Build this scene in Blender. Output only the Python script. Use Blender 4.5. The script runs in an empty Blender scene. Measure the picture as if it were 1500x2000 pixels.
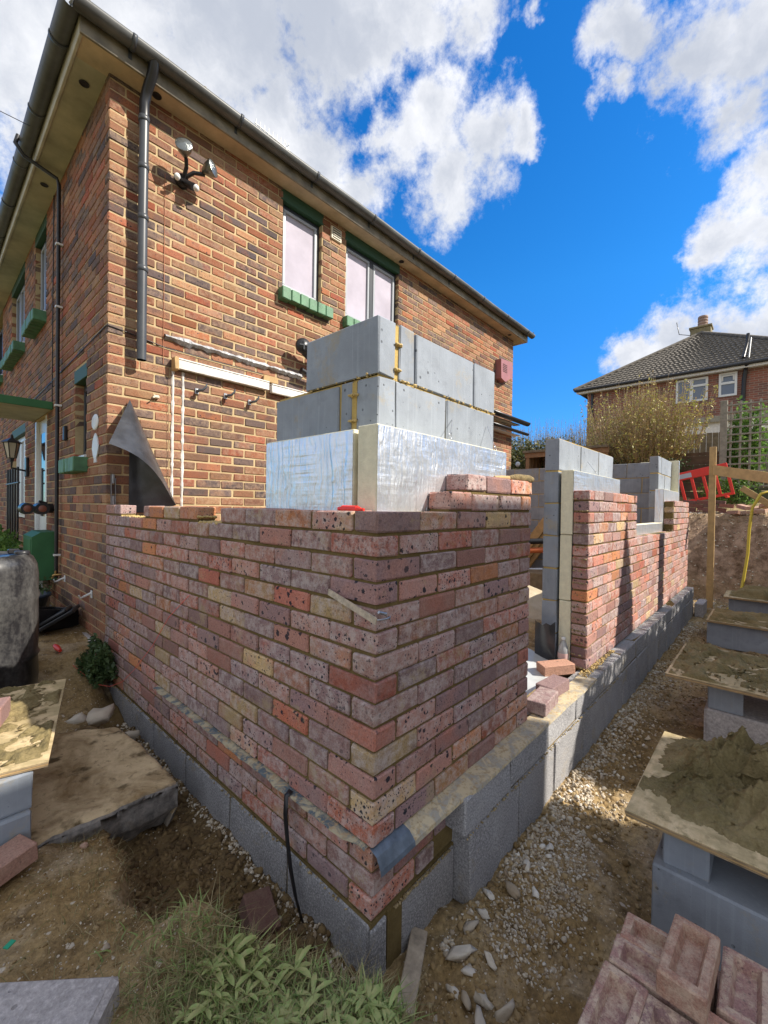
import bpy, bmesh, math, random
import numpy as np
from mathutils import Vector, Matrix
R = math.radians
rng = random.Random(7)
nrg = np.random.default_rng(11)
sc = bpy.context.scene
col = sc.collection

# ------------------------------------------------------------------ camera
CAM = (-.9455, -.8891, 1.064); YAW, PITCH, ROLL = .74, -.011, .0159
fw = Vector((math.cos(PITCH)*math.cos(YAW), math.cos(PITCH)*math.sin(YAW), math.sin(PITCH)))
rt = Vector((math.sin(YAW), -math.cos(YAW), 0)); up = rt.cross(fw)
r2 = rt*math.cos(ROLL)+up*math.sin(ROLL); u2 = up*math.cos(ROLL)-rt*math.sin(ROLL)
cd = bpy.data.cameras.new('camera'); cam = bpy.data.objects.new('camera', cd); col.objects.link(cam)
M = Matrix((r2, u2, -fw)).transposed().to_4x4(); M.translation = CAM; cam.matrix_world = M
cd.sensor_fit = 'HORIZONTAL'; cd.sensor_width = 36; cd.lens = 36*831.9/1500; cd.clip_start = .02; cd.clip_end = 2000
sc.camera = cam

# ------------------------------------------------------------------ light
SUN = Vector((.55, -1, .95)).normalized()          # towards the sun
sun_el = math.asin(SUN.z); sun_az = math.atan2(SUN.x, SUN.y)
sc.view_settings.view_transform = 'Standard'; sc.view_settings.look = 'None'
sc.view_settings.exposure = 1.36; sc.view_settings.gamma = 1; sc.view_settings.use_curve_mapping = False
sl = bpy.data.lights.new('sun', 'SUN'); so = bpy.data.objects.new('sun', sl); col.objects.link(so)
sl.energy = 2.95; sl.angle = R(.55); sl.color = (1, .93, .82)
so.rotation_euler = (-SUN).to_track_quat('-Z', 'Y').to_euler(); so.location = (6, -8, 12)
world = bpy.data.worlds.new('World'); sc.world = world; world.use_nodes = True

class NT:
    """small helper round a node tree"""
    def __init__(s, t): s.t = t; s.n = t.nodes; s.l = t.links
    def new(s, typ, **kw):
        n = s.n.new(typ)
        for k, v in kw.items(): setattr(n, k, v)
        return n
    def set(s, sock, v):
        if isinstance(v, bpy.types.NodeSocket): s.l.new(v, sock)
        elif isinstance(v, (tuple, list)) and sock.type == 'RGBA' and len(v) == 3: sock.default_value = (*v, 1)
        else: sock.default_value = v
    def math(s, op, a, b=None, c=None, clamp=False):
        n = s.new('ShaderNodeMath', operation=op, use_clamp=clamp)
        for i, v in enumerate((a, b, c)):
            if v is not None: s.set(n.inputs[i], v)
        return n.outputs[0]
    def vmath(s, op, a, b=None):
        n = s.new('ShaderNodeVectorMath', operation=op); s.set(n.inputs[0], a)
        if b is not None: s.set(n.inputs['Scale'] if op == 'SCALE' else n.inputs[1], b)
        return n.outputs['Value'] if op in ('DISTANCE', 'DOT_PRODUCT', 'LENGTH') else n.outputs[0]
    def noise(s, vec, scale, detail=3, rough=.55, dist=0, out='Fac'):
        n = s.new('ShaderNodeTexNoise'); s.set(n.inputs['Vector'], vec); s.set(n.inputs['Scale'], scale)
        n.inputs['Detail'].default_value = detail; n.inputs['Roughness'].default_value = rough; n.inputs['Distortion'].default_value = dist
        return n.outputs[out]
    def vor(s, vec, scale, out='Distance', feature='F1', rand=1):
        n = s.new('ShaderNodeTexVoronoi', feature=feature); s.set(n.inputs['Vector'], vec); s.set(n.inputs['Scale'], scale)
        n.inputs['Randomness'].default_value = rand
        return n.outputs[out]
    def ramp(s, f, stops, interp='LINEAR'):
        n = s.new('ShaderNodeValToRGB'); e = n.color_ramp.elements; n.color_ramp.interpolation = interp
        while len(e) < len(stops): e.new(0)
        for i, (p, c) in enumerate(stops):
            e[i].position = p; e[i].color = (c, c, c, 1) if isinstance(c, (int, float)) else (*c, 1)
        s.set(n.inputs[0], f); return n.outputs[0]
    def mix(s, f, a, b, blend='MIX'):
        n = s.new('ShaderNodeMix', data_type='RGBA', blend_type=blend)
        s.set(n.inputs[0], f); s.set(n.inputs[6], a); s.set(n.inputs[7], b); return n.outputs[2]
    def maprange(s, v, a, b, c=0, d=1, smooth=False):
        n = s.new('ShaderNodeMapRange'); n.clamp = True
        if smooth: n.interpolation_type = 'SMOOTHSTEP'
        for i, x in enumerate((v, a, b, c, d)): s.set(n.inputs[i], x)
        return n.outputs[0]

# ---- sky: Nishita with built-up cumulus
w = NT(world.node_tree); w.n.clear()
skyt = w.new('ShaderNodeTexSky', sky_type='NISHITA'); skyt.sun_disc = False
skyt.sun_elevation = sun_el; skyt.sun_rotation = sun_az; skyt.air_density = 1.0; skyt.dust_density = .3; skyt.ozone_density = 3.0
skyt.altitude = 100
tc = w.new('ShaderNodeTexCoord').outputs['Generated']
dirv = w.vmath('NORMALIZE', tc)
def pixdir(u, v):
    return (fw + r2*((u-750)/831.9) - u2*((v-1000)/831.9)).normalized()
BLOBS = [(420,90,.42),(120,40,.42),(620,20,.26),(800,-10,.20),(900,20,.12),(700,70,.14),(330,280,.28),(520,230,.18),(610,320,.13),(690,385,.10),(30,130,.30),(120,300,.2),(600,100,.10),
         (860,265,.135),(960,285,.11),(880,350,.12),(790,270,.10),(740,250,.06),(1020,285,.05),(820,60,.13),
         (1250,40,.13),(1370,110,.19),(1470,60,.24),(1200,180,.06),(1440,250,.15),(1520,340,.13),(1290,200,.07),(1050,10,.055),
         (1430,475,.10),(1510,465,.13),(1385,510,.05),(1430,665,.13),(1330,668,.10),(1520,640,.13),(1240,700,.07),(1600,560,.10),(900,-170,.16),(1560,-150,.4),(400,-300,.6)]
warp = w.vmath('SCALE', w.vmath('SUBTRACT', w.noise(dirv, 5.5, 6, .62, out='Color'), (.5, .5, .5)), .17)
wd = w.vmath('ADD', dirv, warp)
dens = None
for u, v, rad in BLOBS:
    d = pixdir(u, v); rad *= 1.0*max(.25, d.dot(fw))**1.5
    q = w.math('DIVIDE', w.vmath('DISTANCE', wd, tuple(d)), rad)
    q = w.math('SUBTRACT', 1.0, q)
    dens = q if dens is None else w.math('SMOOTH_MAX', dens, q, .05)
# unseen sky: heavier cloud cover added to brighten and neutralise the shade
back = w.math('SUBTRACT', w.noise(dirv, 1.6, 5, .6), .5)
facing = w.maprange(w.vmath('DOT_PRODUCT', dirv, tuple(fw)), .15, .45)
gen = w.math('MULTIPLY', w.math('ADD', w.math('MULTIPLY', back, 2.6), .75), w.math('SUBTRACT', 1, facing))
dens = w.math('MAXIMUM', dens, w.math('ADD', gen, w.math('MULTIPLY', facing, -1)))
fine = w.noise(dirv, 14, 9, .68)
fine2 = w.noise(dirv, 60, 6, .7)
dn = w.math('ADD', dens, w.math('MULTIPLY', w.math('SUBTRACT', fine, .5), 2.2))
dn = w.math('ADD', dn, w.math('MULTIPLY', w.math('SUBTRACT', fine2, .5), .30))
cov = w.maprange(dn, -.16, .62, 0, 1, True)
thick = w.maprange(w.math('ADD', w.math('MULTIPLY', dens, .45), w.math('MULTIPLY', w.math('SUBTRACT', w.noise(w.vmath('ADD', dirv, w.vmath('SCALE', warp, .5)), 4.5, 9, .62), .5), 2.4)), -.35, .75, 0, 1, True)
sep = w.new('ShaderNodeSeparateXYZ'); w.l.new(dirv, sep.inputs[0])
ccol = w.mix(thick, (3.5, 3.5, 3.55), (1.75, 1.88, 2.15))
hs = w.new('ShaderNodeHueSaturation'); hs.inputs['Saturation'].default_value = 1.35; hs.inputs['Value'].default_value = .63
w.l.new(skyt.outputs[0], hs.inputs['Color'])
tint = w.ramp(w.maprange(sep.outputs[2], -.02, .75), [(0, (.40, .60, .80)), (.25, (.36, .70, 1.0)), (.6, (.55, .98, 1.15)), (1, (.50, .95, 1.15))])
deep = w.mix(1.0, hs.outputs[0], tint, 'MULTIPLY')
skyc = w.mix(w.math('MULTIPLY', cov, .97), deep, ccol)
bgn = w.new('ShaderNodeBackground'); w.l.new(skyc, bgn.inputs[0]); bgn.inputs[1].default_value = .13
wo = w.new('ShaderNodeOutputWorld'); w.l.new(bgn.outputs[0], wo.inputs[0])
#@@SKYEND

# ------------------------------------------------------------------ materials
MATS = {}
def mat(name, base, rough=.8, metal=0, bump=None, spec=.5, var=0, vscale=8, coat=0, alpha=None, trans=0, emit=None):
    """plain material with slight noise variation; bump=(scale,strength,dist)"""
    if name in MATS: return MATS[name]
    m = bpy.data.materials.new(name); m.use_nodes = True; t = NT(m.node_tree)
    b = t.n['Principled BSDF']
    pos = t.new('ShaderNodeNewGeometry').outputs['Position']
    c = base
    if var:
        f = t.noise(pos, vscale, 5, .6)
        dk = tuple(x*(1-var) for x in base); lt = tuple(min(1, x*(1+var)) for x in base)
        c = t.mix(t.maprange(f, .3, .7), dk, lt)
    t.set(b.inputs['Base Color'], c)
    b.inputs['Roughness'].default_value = rough; b.inputs['Metallic'].default_value = metal
    b.inputs['Specular IOR Level'].default_value = spec; b.inputs['Coat Weight'].default_value = coat
    b.inputs['Transmission Weight'].default_value = trans
    if bump:
        bn = t.new('ShaderNodeBump'); bn.inputs['Strength'].default_value = bump[1]; bn.inputs['Distance'].default_value = bump[2]
        t.set(bn.inputs['Height'], t.noise(pos, bump[0], 5, .65)); t.l.new(bn.outputs[0], b.inputs['Normal'])
    MATS[name] = m; return m
def lin(r, g, b):
    f = lambda c: ((c/255+.055)/1.055)**2.4 if c > 10 else c/255/12.92
    return (f(r), f(g), f(b))

def brick_mat(name, palette, attr, spots=0., haze=0., hazecol=(.45, .4, .36), mott=.5, patch=0., smear=0.):
    m = bpy.data.materials.new(name); m.use_nodes = True; t = NT(m.node_tree); b = t.n['Principled BSDF']
    pos = t.new('ShaderNodeNewGeometry').outputs['Position']
    if attr: rnd = t.new('ShaderNodeAttribute', attribute_name='rnd').outputs['Fac']
    else: rnd = t.new('ShaderNodeObjectInfo').outputs['Random']
    r2_ = t.math('FRACT', t.math('MULTIPLY', rnd, 17.31)); r3 = t.math('FRACT', t.math('MULTIPLY', rnd, 71.7))
    off = t.new('ShaderNodeCombineXYZ')
    t.set(off.inputs[0], t.math('MULTIPLY', rnd, 37)); t.set(off.inputs[1], t.math('MULTIPLY', r2_, 41)); t.set(off.inputs[2], t.math('MULTIPLY', r3, 23))
    p = t.vmath('ADD', pos, off.outputs[0])
    n = len(palette); st = [(i/n, c) for i, c in enumerate(palette)]
    c1 = t.ramp(rnd, st, 'CONSTANT'); c2 = t.ramp(r2_, st, 'CONSTANT')
    big = t.noise(p, 9, 3, .5)
    c = t.mix(t.math('MULTIPLY', t.maprange(big, .45, .68), mott), c1, c2)
    # value variation per brick and fine grain
    v = t.math('ADD', t.math('MULTIPLY', r3, .5), .76)
    gr = t.noise(p, 160, 4, .7); v = t.math('MULTIPLY', v, t.maprange(gr, .25, .75, .60, 1.32))
    vv = t.new('ShaderNodeCombineXYZ')
    for i in range(3): t.l.new(v, vv.inputs[i])
    c = t.mix(1.0, c, vv.outputs[0], 'MULTIPLY')
    hgt = t.math('MULTIPLY', gr, .4)
    if haze:
        hf = t.maprange(t.math('ADD', t.noise(p, 28, 5, .7), t.math('MULTIPLY', t.noise(p, 230, 2, .6), .35)), .58, .80)
        hf = t.math('MULTIPLY', t.math('MULTIPLY', hf, haze), t.maprange(r2_, .15, .5))
        c = t.mix(hf, c, hazecol)
    if spots:
        sp = t.vmath('ADD', p, t.vmath('SCALE', t.noise(p, 90, 3, .6, out='Color'), .018))
        sp = t.vmath('SCALE', sp, t.math('ADD', .62, t.math('MULTIPLY', r2_, .85)))
        d1 = t.vor(sp, 50); rr = t.vor(sp, 50, 'Color'); sr = t.new('ShaderNodeSeparateColor'); t.l.new(rr, sr.inputs[0])
        thr = t.math('MULTIPLY', t.maprange(sr.outputs[0], .45, 1, 0, .42), spots)
        s1 = t.maprange(t.math('SUBTRACT', thr, d1), -.02, .06)
        d2 = t.vor(p, 120); rr2 = t.vor(p, 120, 'Color'); s2r = t.new('ShaderNodeSeparateColor'); t.l.new(rr2, s2r.inputs[0])
        s2 = t.math('MULTIPLY', t.maprange(t.math('SUBTRACT', t.maprange(s2r.outputs[1], .66, 1, 0, .42), d2), -.02, .05), spots)
        s = t.math('MULTIPLY', t.math('MAXIMUM', s1, s2), t.maprange(r3, .05, .75, .05, .95))
        c = t.mix(s, c, (.018, .021, .032))
    if patch:
        c = t.mix(t.math('MULTIPLY', t.maprange(t.noise(pos, 1.6, 6, .65), .50, .70), patch), c, (.13, .09, .07))
    if smear:
        sm = t.maprange(t.math('ADD', t.noise(pos, 5.5, 6, .7, .3), t.math('MULTIPLY', t.noise(pos, 70, 3, .6), .25)), .70, .80)
        c = t.mix(t.math('MULTIPLY', sm, smear), c, (.40, .31, .17))
    t.set(b.inputs['Base Color'], c); b.inputs['Roughness'].default_value = .88; b.inputs['Specular IOR Level'].default_value = .3
    bn = t.new('ShaderNodeBump'); bn.inputs['Strength'].default_value = 1; bn.inputs['Distance'].default_value = .0038
    h = t.math('ADD', hgt, t.noise(p, 45, 3, .6)); t.set(bn.inputs['Height'], h); t.l.new(bn.outputs[0], b.inputs['Normal'])
    return m
NEWP = [(.37,.19,.155),(.29,.18,.175),(.40,.20,.155),(.44,.17,.12),(.33,.195,.165),(.27,.17,.165),(.41,.135,.08),(.30,.18,.165),(.42,.20,.15),(.35,.21,.185),
        (.48,.20,.09),(.27,.175,.175),(.43,.165,.12),(.33,.205,.185),(.48,.33,.16),(.38,.195,.16),(.35,.185,.155),(.38,.125,.085),(.29,.185,.175),(.40,.21,.17)]
OLDP = [(0.303,0.112,0.051),(0.265,0.095,0.048),(0.098,0.069,0.067),(0.333,0.151,0.077),(0.287,0.108,0.061),(0.129,0.085,0.074),(0.227,0.108,0.061),(0.341,0.190,0.099),(0.303,0.082,0.042),(0.083,0.062,0.064),(0.318,0.151,0.086),(0.205,0.098,0.061),
        (0.325,0.118,0.058),(0.136,0.092,0.080),(0.287,0.138,0.077),(0.249,0.125,0.067),(0.114,0.079,0.074),(0.273,0.112,0.064)]
M_new = brick_mat('new_speckled_brick', NEWP, False, 1.1, .62, (.56, .48, .45), .7, smear=.5); M_new_a = brick_mat('new_speckled_brick_massed', NEWP, True, 1.1, .62, (.56, .48, .45), .7, smear=.5)
M_old = brick_mat('old_stock_brick', OLDP, False, .75, .45, (.42, .29, .19), .6, .5); M_old_a = brick_mat('old_stock_brick_massed', OLDP, True, .75, .45, (.42, .29, .19), .6, .5)
M_red = brick_mat('red_frogged_brick', [(.41,.22,.165),(.38,.22,.17),(.33,.19,.165),(.43,.24,.17),(.29,.18,.17)], False, .4, .95, (.56, .43, .32), .5)
def mortar_mat(name, c1, c2, sc_=30):
    m = bpy.data.materials.new(name); m.use_nodes = True; t = NT(m.node_tree); b = t.n['Principled BSDF']
    pos = t.new('ShaderNodeNewGeometry').outputs['Position']
    f = t.maprange(t.math('ADD', t.noise(pos, 4, 4, .6), t.math('MULTIPLY', t.noise(pos, 90, 3, .7), .5)), .5, 1.0)
    t.set(b.inputs['Base Color'], t.mix(f, c1, c2)); b.inputs['Roughness'].default_value = .95; b.inputs['Specular IOR Level'].default_value = .2
    bn = t.new('ShaderNodeBump'); bn.inputs['Strength'].default_value = .8; bn.inputs['Distance'].default_value = .004
    t.set(bn.inputs['Height'], t.noise(pos, 120, 4, .7)); t.l.new(bn.outputs[0], b.inputs['Normal']); return m
M_mnew = mortar_mat('fresh_sandy_mortar', (.115, .08, .03), (.24, .175, .072))
M_mold = mortar_mat('old_cream_mortar', (.38, .28, .15), (.56, .43, .25))
M_mud = mortar_mat('wet_bricklaying_mortar', (.13, .105, .042), (.35, .275, .14))
M_mud.node_tree.nodes['Bump'].inputs['Distance'].default_value = .010; M_mud.node_tree.nodes['Bump'].inputs['Strength'].default_value = 1
M_ymort = mortar_mat('yellow_mortar_bed', (.42, .29, .09), (.6, .44, .17))

def block_mat(name, base, grit, pits=.5, fleck=0, vert=0):
    m = bpy.data.materials.new(name); m.use_nodes = True; t = NT(m.node_tree); b = t.n['Principled BSDF']
    pos = t.new('ShaderNodeNewGeometry').outputs['Position']; rnd = t.new('ShaderNodeObjectInfo').outputs['Random']
    p = t.vmath('ADD', pos, t.vmath('SCALE', (3.1, 5.7, 9.3), t.math('MULTIPLY', rnd, 9)))
    f = t.noise(p, 6, 5, .6)
    c = t.mix(t.maprange(f, .3, .7), tuple(x*.84 for x in base), tuple(x*1.14 for x in base))
    v = t.math('ADD', .9, t.math('MULTIPLY', rnd, .2)); vv = t.new('ShaderNodeCombineXYZ')
    for i in range(3): t.l.new(v, vv.inputs[i])
    c = t.mix(1.0, c, vv.outputs[0], 'MULTIPLY')
    d = t.vor(p, 38); cc = t.new('ShaderNodeSeparateColor'); t.l.new(t.vor(p, 38, 'Color'), cc.inputs[0])
    pit = t.math('MULTIPLY', t.maprange(t.math('SUBTRACT', t.maprange(cc.outputs[0], .70, 1, 0, .26), d), -.01, .03), pits)
    c = t.mix(pit, c, tuple(x*.3 for x in base))
    g = t.noise(p, grit, 4, .75)
    if fleck:
        c = t.mix(t.math('MULTIPLY', t.maprange(g, .50, .66), fleck), c, tuple(min(1, x*2.1) for x in base))
        c = t.mix(t.math('MULTIPLY', t.maprange(g, .47, .34), fleck), c, tuple(x*.42 for x in base))
    if vert:
        st = t.new('ShaderNodeVectorMath', operation='MULTIPLY'); t.l.new(p, st.inputs[0]); st.inputs[1].default_value = (70, 70, 1.2)
        c = t.mix(t.math('MULTIPLY', t.maprange(t.noise(st.outputs[0], 1, 3, .6), .55, .75), vert), c, tuple(min(1, x*1.22) for x in base))
    sm = t.maprange(t.math('ADD', t.noise(p, 4.5, 6, .7, .4), t.math('MULTIPLY', t.noise(p, 60, 3, .6), .2)), .68, .80)
    c = t.mix(t.math('MULTIPLY', sm, .55), c, (.38, .31, .19))
    c = t.mix(t.math('MULTIPLY', t.maprange(t.noise(p, 11, 5, .7), .56, .74), .45), c, tuple(x*.55 for x in base))
    t.set(b.inputs['Base Color'], c); b.inputs['Roughness'].default_value = .92; b.inputs['Specular IOR Level'].default_value = .25
    bn = t.new('ShaderNodeBump'); bn.inputs['Strength'].default_value = .7; bn.inputs['Distance'].default_value = .003 if fleck else .0018
    t.set(bn.inputs['Height'], t.math('SUBTRACT', g, pit)); t.l.new(bn.outputs[0], b.inputs['Normal']); return m
M_aircrete = block_mat('grey_aerated_block', (.285, .315, .36), 150, .85, 0, .6)
M_dense = block_mat('dense_concrete_block', (.30, .295, .30), 150, .3, .75)
M_conc = block_mat('old_concrete', (.38, .355, .35), 60, .5, .4)

def foil_mat():
    m = bpy.data.materials.new('insulation_foil'); m.use_nodes = True; t = NT(m.node_tree); b = t.n['Principled BSDF']
    pos = t.new('ShaderNodeNewGeometry').outputs['Position']
    st = t.new('ShaderNodeVectorMath', operation='MULTIPLY'); t.l.new(t.vmath('ADD', pos, t.vmath('SCALE', t.noise(pos, 6, 3, .5, out='Color'), .06)), st.inputs[0]); st.inputs[1].default_value = (30, 30, 1.6)
    a = t.noise(st.outputs[0], 1, 3, .5, 1.2); fine = t.noise(pos, 70, 2, .5); wv = t.noise(pos, 9, 3, .5)
    rows = t.math('MULTIPLY', t.noise(t.vmath('MULTIPLY', pos, (2.2, 2.2, 60)), 1, 2, .5), t.maprange(t.noise(pos, 3, 2), .45, .6))
    h = t.math('ADD', t.math('ADD', t.math('MULTIPLY', a, 1.6), t.math('MULTIPLY', fine, .10)), t.math('ADD', wv, t.math('MULTIPLY', rows, .5)))
    bn = t.new('ShaderNodeBump'); bn.inputs['Strength'].default_value = .9; bn.inputs['Distance'].default_value = .006
    t.set(bn.inputs['Height'], h); t.l.new(bn.outputs[0], b.inputs['Normal'])
    t.set(b.inputs['Base Color'], t.mix(t.maprange(wv, .35, .65), (.74, .78, .84), (.86, .88, .91))); b.inputs['Metallic'].default_value = .8; b.inputs['Roughness'].default_value = .36
    return m
M_foil = foil_mat()
M_foam = mat('pale_yellow_foam', (.74, .70, .52), .9, bump=(90, .6, .004), var=.1, vscale=30)
M_green = mat('green_painted_brick', (.075, .19, .095), .55, bump=(60, .6, .003), var=.3, vscale=12)
M_greenp = mat('green_paint', (.045, .15, .06), .6, var=.15, vscale=5, spec=.3)
M_pvc = mat('dark_grey_pvc', (.055, .06, .068), .38, var=.2, vscale=6)
M_gut = mat('weathered_grey_gutter', (.085, .088, .088), .45, var=.35, vscale=5, bump=(20, .2, .003))
M_black = mat('black_plastic', (.018, .018, .02), .35, var=.3, vscale=8)
M_dpm = mat('black_polythene', (.032, .035, .042), .33, spec=.7, var=.5, vscale=9, bump=(11, .5, .008))
M_white = mat('white_pvc', (.72, .72, .70), .35, var=.06)
M_whited = mat('weathered_white_paint', (.66, .64, .60), .6, var=.2, vscale=20, bump=(60, .4, .003))
M_soffit = mat('cream_painted_soffit', (.50, .40, .26), .6, var=.22, vscale=5, bump=(40, .2, .002))
M_soffitg = mat('stained_cream_soffit', (.42, .40, .28), .6, var=.3, vscale=3, bump=(40, .2, .002))
M_anth = mat('anthracite_frame', (.035, .04, .048), .35, var=.1)
M_pane = mat('obscured_window_pane', (.47, .43, .50), .12, var=.16, vscale=2.2, spec=.6)
M_glass = mat('dark_window_glass', (.03, .04, .055), .04, spec=.9)
M_steel = mat('galvanised_steel', (.45, .46, .48), .35, metal=.85, var=.2, vscale=40)
M_rust = mat('rusty_steel', (.25, .16, .10), .6, metal=.5, var=.4, vscale=60, bump=(90, .5, .002))
M_wood = mat('sawn_softwood', (.47, .31, .14), .75, var=.18, vscale=14, bump=(60, .3, .002))
M_ply = mat('plywood_board', (.52, .39, .21), .8, var=.2, vscale=10, bump=(70, .4, .002))
def ply_mat():
    m = bpy.data.materials.new('mortar_stained_plywood'); m.use_nodes = True; t = NT(m.node_tree); b = t.n['Principled BSDF']
    pos = t.new('ShaderNodeNewGeometry').outputs['Position']
    gr = t.noise(t.vmath('MULTIPLY', pos, (6, 60, 6)), 1, 4, .6, .6); c = t.mix(t.maprange(gr, .35, .65), (.56, .42, .23), (.66, .52, .31))
    a = t.noise(pos, 6, 7, .7, .4); c = t.mix(t.maprange(a, .42, .56), c, (.40, .315, .165)); c = t.mix(t.maprange(t.noise(pos, 17, 6, .7), .50, .66), c, (.27, .21, .10))
    t.set(b.inputs['Base Color'], c); b.inputs['Roughness'].default_value = .85
    bn = t.new('ShaderNodeBump'); bn.inputs['Strength'].default_value = .8; bn.inputs['Distance'].default_value = .005; t.set(bn.inputs['Height'], a); t.l.new(bn.outputs[0], b.inputs['Normal']); return m
M_plys = ply_mat()
M_plyd = mat('plywood_edge', (.30, .22, .13), .85, var=.35, vscale=30)
M_oldw = mat('weathered_timber', (.20, .155, .10), .85, var=.3, vscale=12, bump=(50, .5, .004))
M_greyw = mat('grey_weathered_timber', (.27, .25, .20), .85, var=.25, vscale=12, bump=(50, .5, .004))
M_redp = mat('red_plastic', (.72, .035, .02), .4, var=.1)
M_orange = mat('orange_drain_pipe', (.55, .14, .04), .4)
M_yellow = mat('yellow_hose', (.62, .47, .05), .4)
M_twine = mat('red_twine', (.75, .12, .09), .7)
M_lead = mat('lead_flashing', (.36, .36, .37), .6, metal=.2, var=.3, vscale=25, bump=(40, .7, .006))
M_dpcs = mat('blue_grey_dpc', (.11, .14, .18), .4, var=.35, vscale=25, bump=(50, .4, .003))
M_pink = mat('faded_pink_plastic', (.30, .12, .125), .5, var=.1)
M_tile = mat('concrete_roof_tile', (.13, .115, .095), .85, var=.4, vscale=9, bump=(50, .5, .004))
M_cream = mat('cream_plastic', (.62, .56, .42), .5, var=.1)
M_milk = mat('clear_plastic_bottle', (.75, .78, .8), .15, var=.05, trans=.6)
M_slate = mat('slate_fragment', (.20, .14, .20), .6, var=.4, vscale=30)

def ground_mat():
    m = bpy.data.materials.new('building_site_soil'); m.use_nodes = True; t = NT(m.node_tree); b = t.n['Principled BSDF']
    pos = t.new('ShaderNodeNewGeometry').outputs['Position']
    n1 = t.noise(pos, 1.7, 6, .62); n2 = t.noise(pos, 9, 6, .65); n3 = t.noise(pos, 55, 5, .7)
    c = t.mix(t.maprange(n1, .38, .62), (.31, .20, .08), (.52, .385, .20))
    c = t.mix(t.maprange(n2, .50, .68), c, (.13, .085, .04))
    c = t.mix(t.math('MULTIPLY', t.maprange(t.noise(pos, 3.1, 6, .65), .49, .60), .85), c, (.52, .40, .25))
    c = t.mix(t.maprange(n3, .30, .62), t.mix(.55, c, (.05, .032, .016)), c)
    # chalk and flint grit
    for s_, th in ((70, .90), (140, .86), (28, .93)):
        d = t.vor(pos, s_); cc = t.new('ShaderNodeSeparateColor'); t.l.new(t.vor(pos, s_, 'Color'), cc.inputs[0])
        k = t.maprange(t.math('SUBTRACT', t.maprange(t.math('ADD', cc.outputs[0], t.math('MULTIPLY', t.math('SUBTRACT', n2, .5), .5)), th-.08, 1, 0, .36), d), 0, .08)
        c = t.mix(k, c, (.60, .53, .43))
    dk_soil = t.new('ShaderNodeAttribute', attribute_name='dark_soil').outputs['Fac']
    c = t.mix(t.math('MULTIPLY', dk_soil, .85), c, t.mix(t.maprange(n2, .35, .65), (.07, .043, .016), (.17, .11, .045)))
    grn = t.new('ShaderNodeAttribute', attribute_name='green').outputs['Fac']
    c = t.mix(t.math('MULTIPLY', grn, t.maprange(n2, .35, .6)), c, (.05, .075, .022))
    bank = t.new('ShaderNodeAttribute', attribute_name='bank').outputs['Fac']
    bc = t.mix(t.maprange(t.noise(pos, 5, 8, .75), .36, .62), (.12, .07, .04), (.50, .35, .25))
    c = t.mix(bank, c, bc)
    t.set(b.inputs['Base Color'], c); b.inputs['Roughness'].default_value = .95; b.inputs['Specular IOR Level'].default_value = .25
    bn = t.new('ShaderNodeBump'); bn.inputs['Strength'].default_value = 1; bn.inputs['Distance'].default_value = .02
    t.set(bn.inputs['Height'], t.math('ADD', t.math('MULTIPLY', n2, .7), t.math('MULTIPLY', n3, .5))); t.l.new(bn.outputs[0], b.inputs['Normal']); return m
M_soil = ground_mat()
def slab_mat():
    m = bpy.data.materials.new('mud_smeared_concrete'); m.use_nodes = True; t = NT(m.node_tree); b = t.n['Principled BSDF']
    g = t.new('ShaderNodeNewGeometry'); pos = g.outputs['Position']
    n1 = t.noise(t.vmath('MULTIPLY', pos, (1.3, 1, 1)), 4, 7, .68, .6); n2 = t.noise(pos, 30, 6, .7)
    c = t.mix(t.maprange(n1, .36, .58), (.28, .19, .09), (.62, .48, .29))
    c = t.mix(t.maprange(n2, .56, .72), c, (.20, .14, .075))
    c = t.mix(t.maprange(t.noise(pos, 7, 4), .58, .66), c, (.13, .09, .04))
    nz = t.new('ShaderNodeSeparateXYZ'); t.l.new(g.outputs['True Normal'], nz.inputs[0])
    side = t.mix(t.maprange(n2, .3, .7), (.09, .085, .08), (.34, .31, .28))
    c = t.mix(t.maprange(nz.outputs[2], .35, .6), side, c)
    t.set(b.inputs['Base Color'], c); b.inputs['Roughness'].default_value = .9
    bn = t.new('ShaderNodeBump'); bn.inputs['Strength'].default_value = .9; bn.inputs['Distance'].default_value = .01
    t.set(bn.inputs['Height'], t.math('ADD', n1, t.math('MULTIPLY', n2, .6))); t.l.new(bn.outputs[0], b.inputs['Normal']); return m
M_slab = slab_mat()
def leaf_mat(name, pal, trans=.25):
    m = bpy.data.materials.new(name); m.use_nodes = True; t = NT(m.node_tree); b = t.n['Principled BSDF']
    rnd = t.new('ShaderNodeAttribute', attribute_name='rnd').outputs['Fac']
    c = t.ramp(rnd, [(i/len(pal), p) for i, p in enumerate(pal)])
    t.set(b.inputs['Base Color'], c); b.inputs['Roughness'].default_value = .55
    tr = t.new('ShaderNodeBsdfTranslucent'); t.l.new(c, tr.inputs[0]); mx = t.new('ShaderNodeMixShader'); mx.inputs[0].default_value = trans
    out = t.n['Material Output']; t.l.new(b.outputs[0], mx.inputs[1]); t.l.new(tr.outputs[0], mx.inputs[2]); t.l.new(mx.outputs[0], out.inputs[0]); return m
M_grass = leaf_mat('grass_blades', [(.15,.23,.06),(.24,.33,.09),(.33,.42,.14),(.44,.43,.18),(.20,.28,.09),(.28,.38,.12)])
M_straw = leaf_mat('dry_grass', [(.36,.28,.14),(.25,.19,.09),(.46,.38,.20),(.18,.19,.07)])
M_leafd = leaf_mat('dark_shrub_leaves', [(.05,.09,.03),(.10,.15,.05),(.07,.12,.04)])
M_leafy = leaf_mat('spring_yellow_leaves', [(.48,.42,.08),(.33,.34,.08),(.55,.47,.12),(.24,.25,.08),(.42,.28,.11)])
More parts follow.
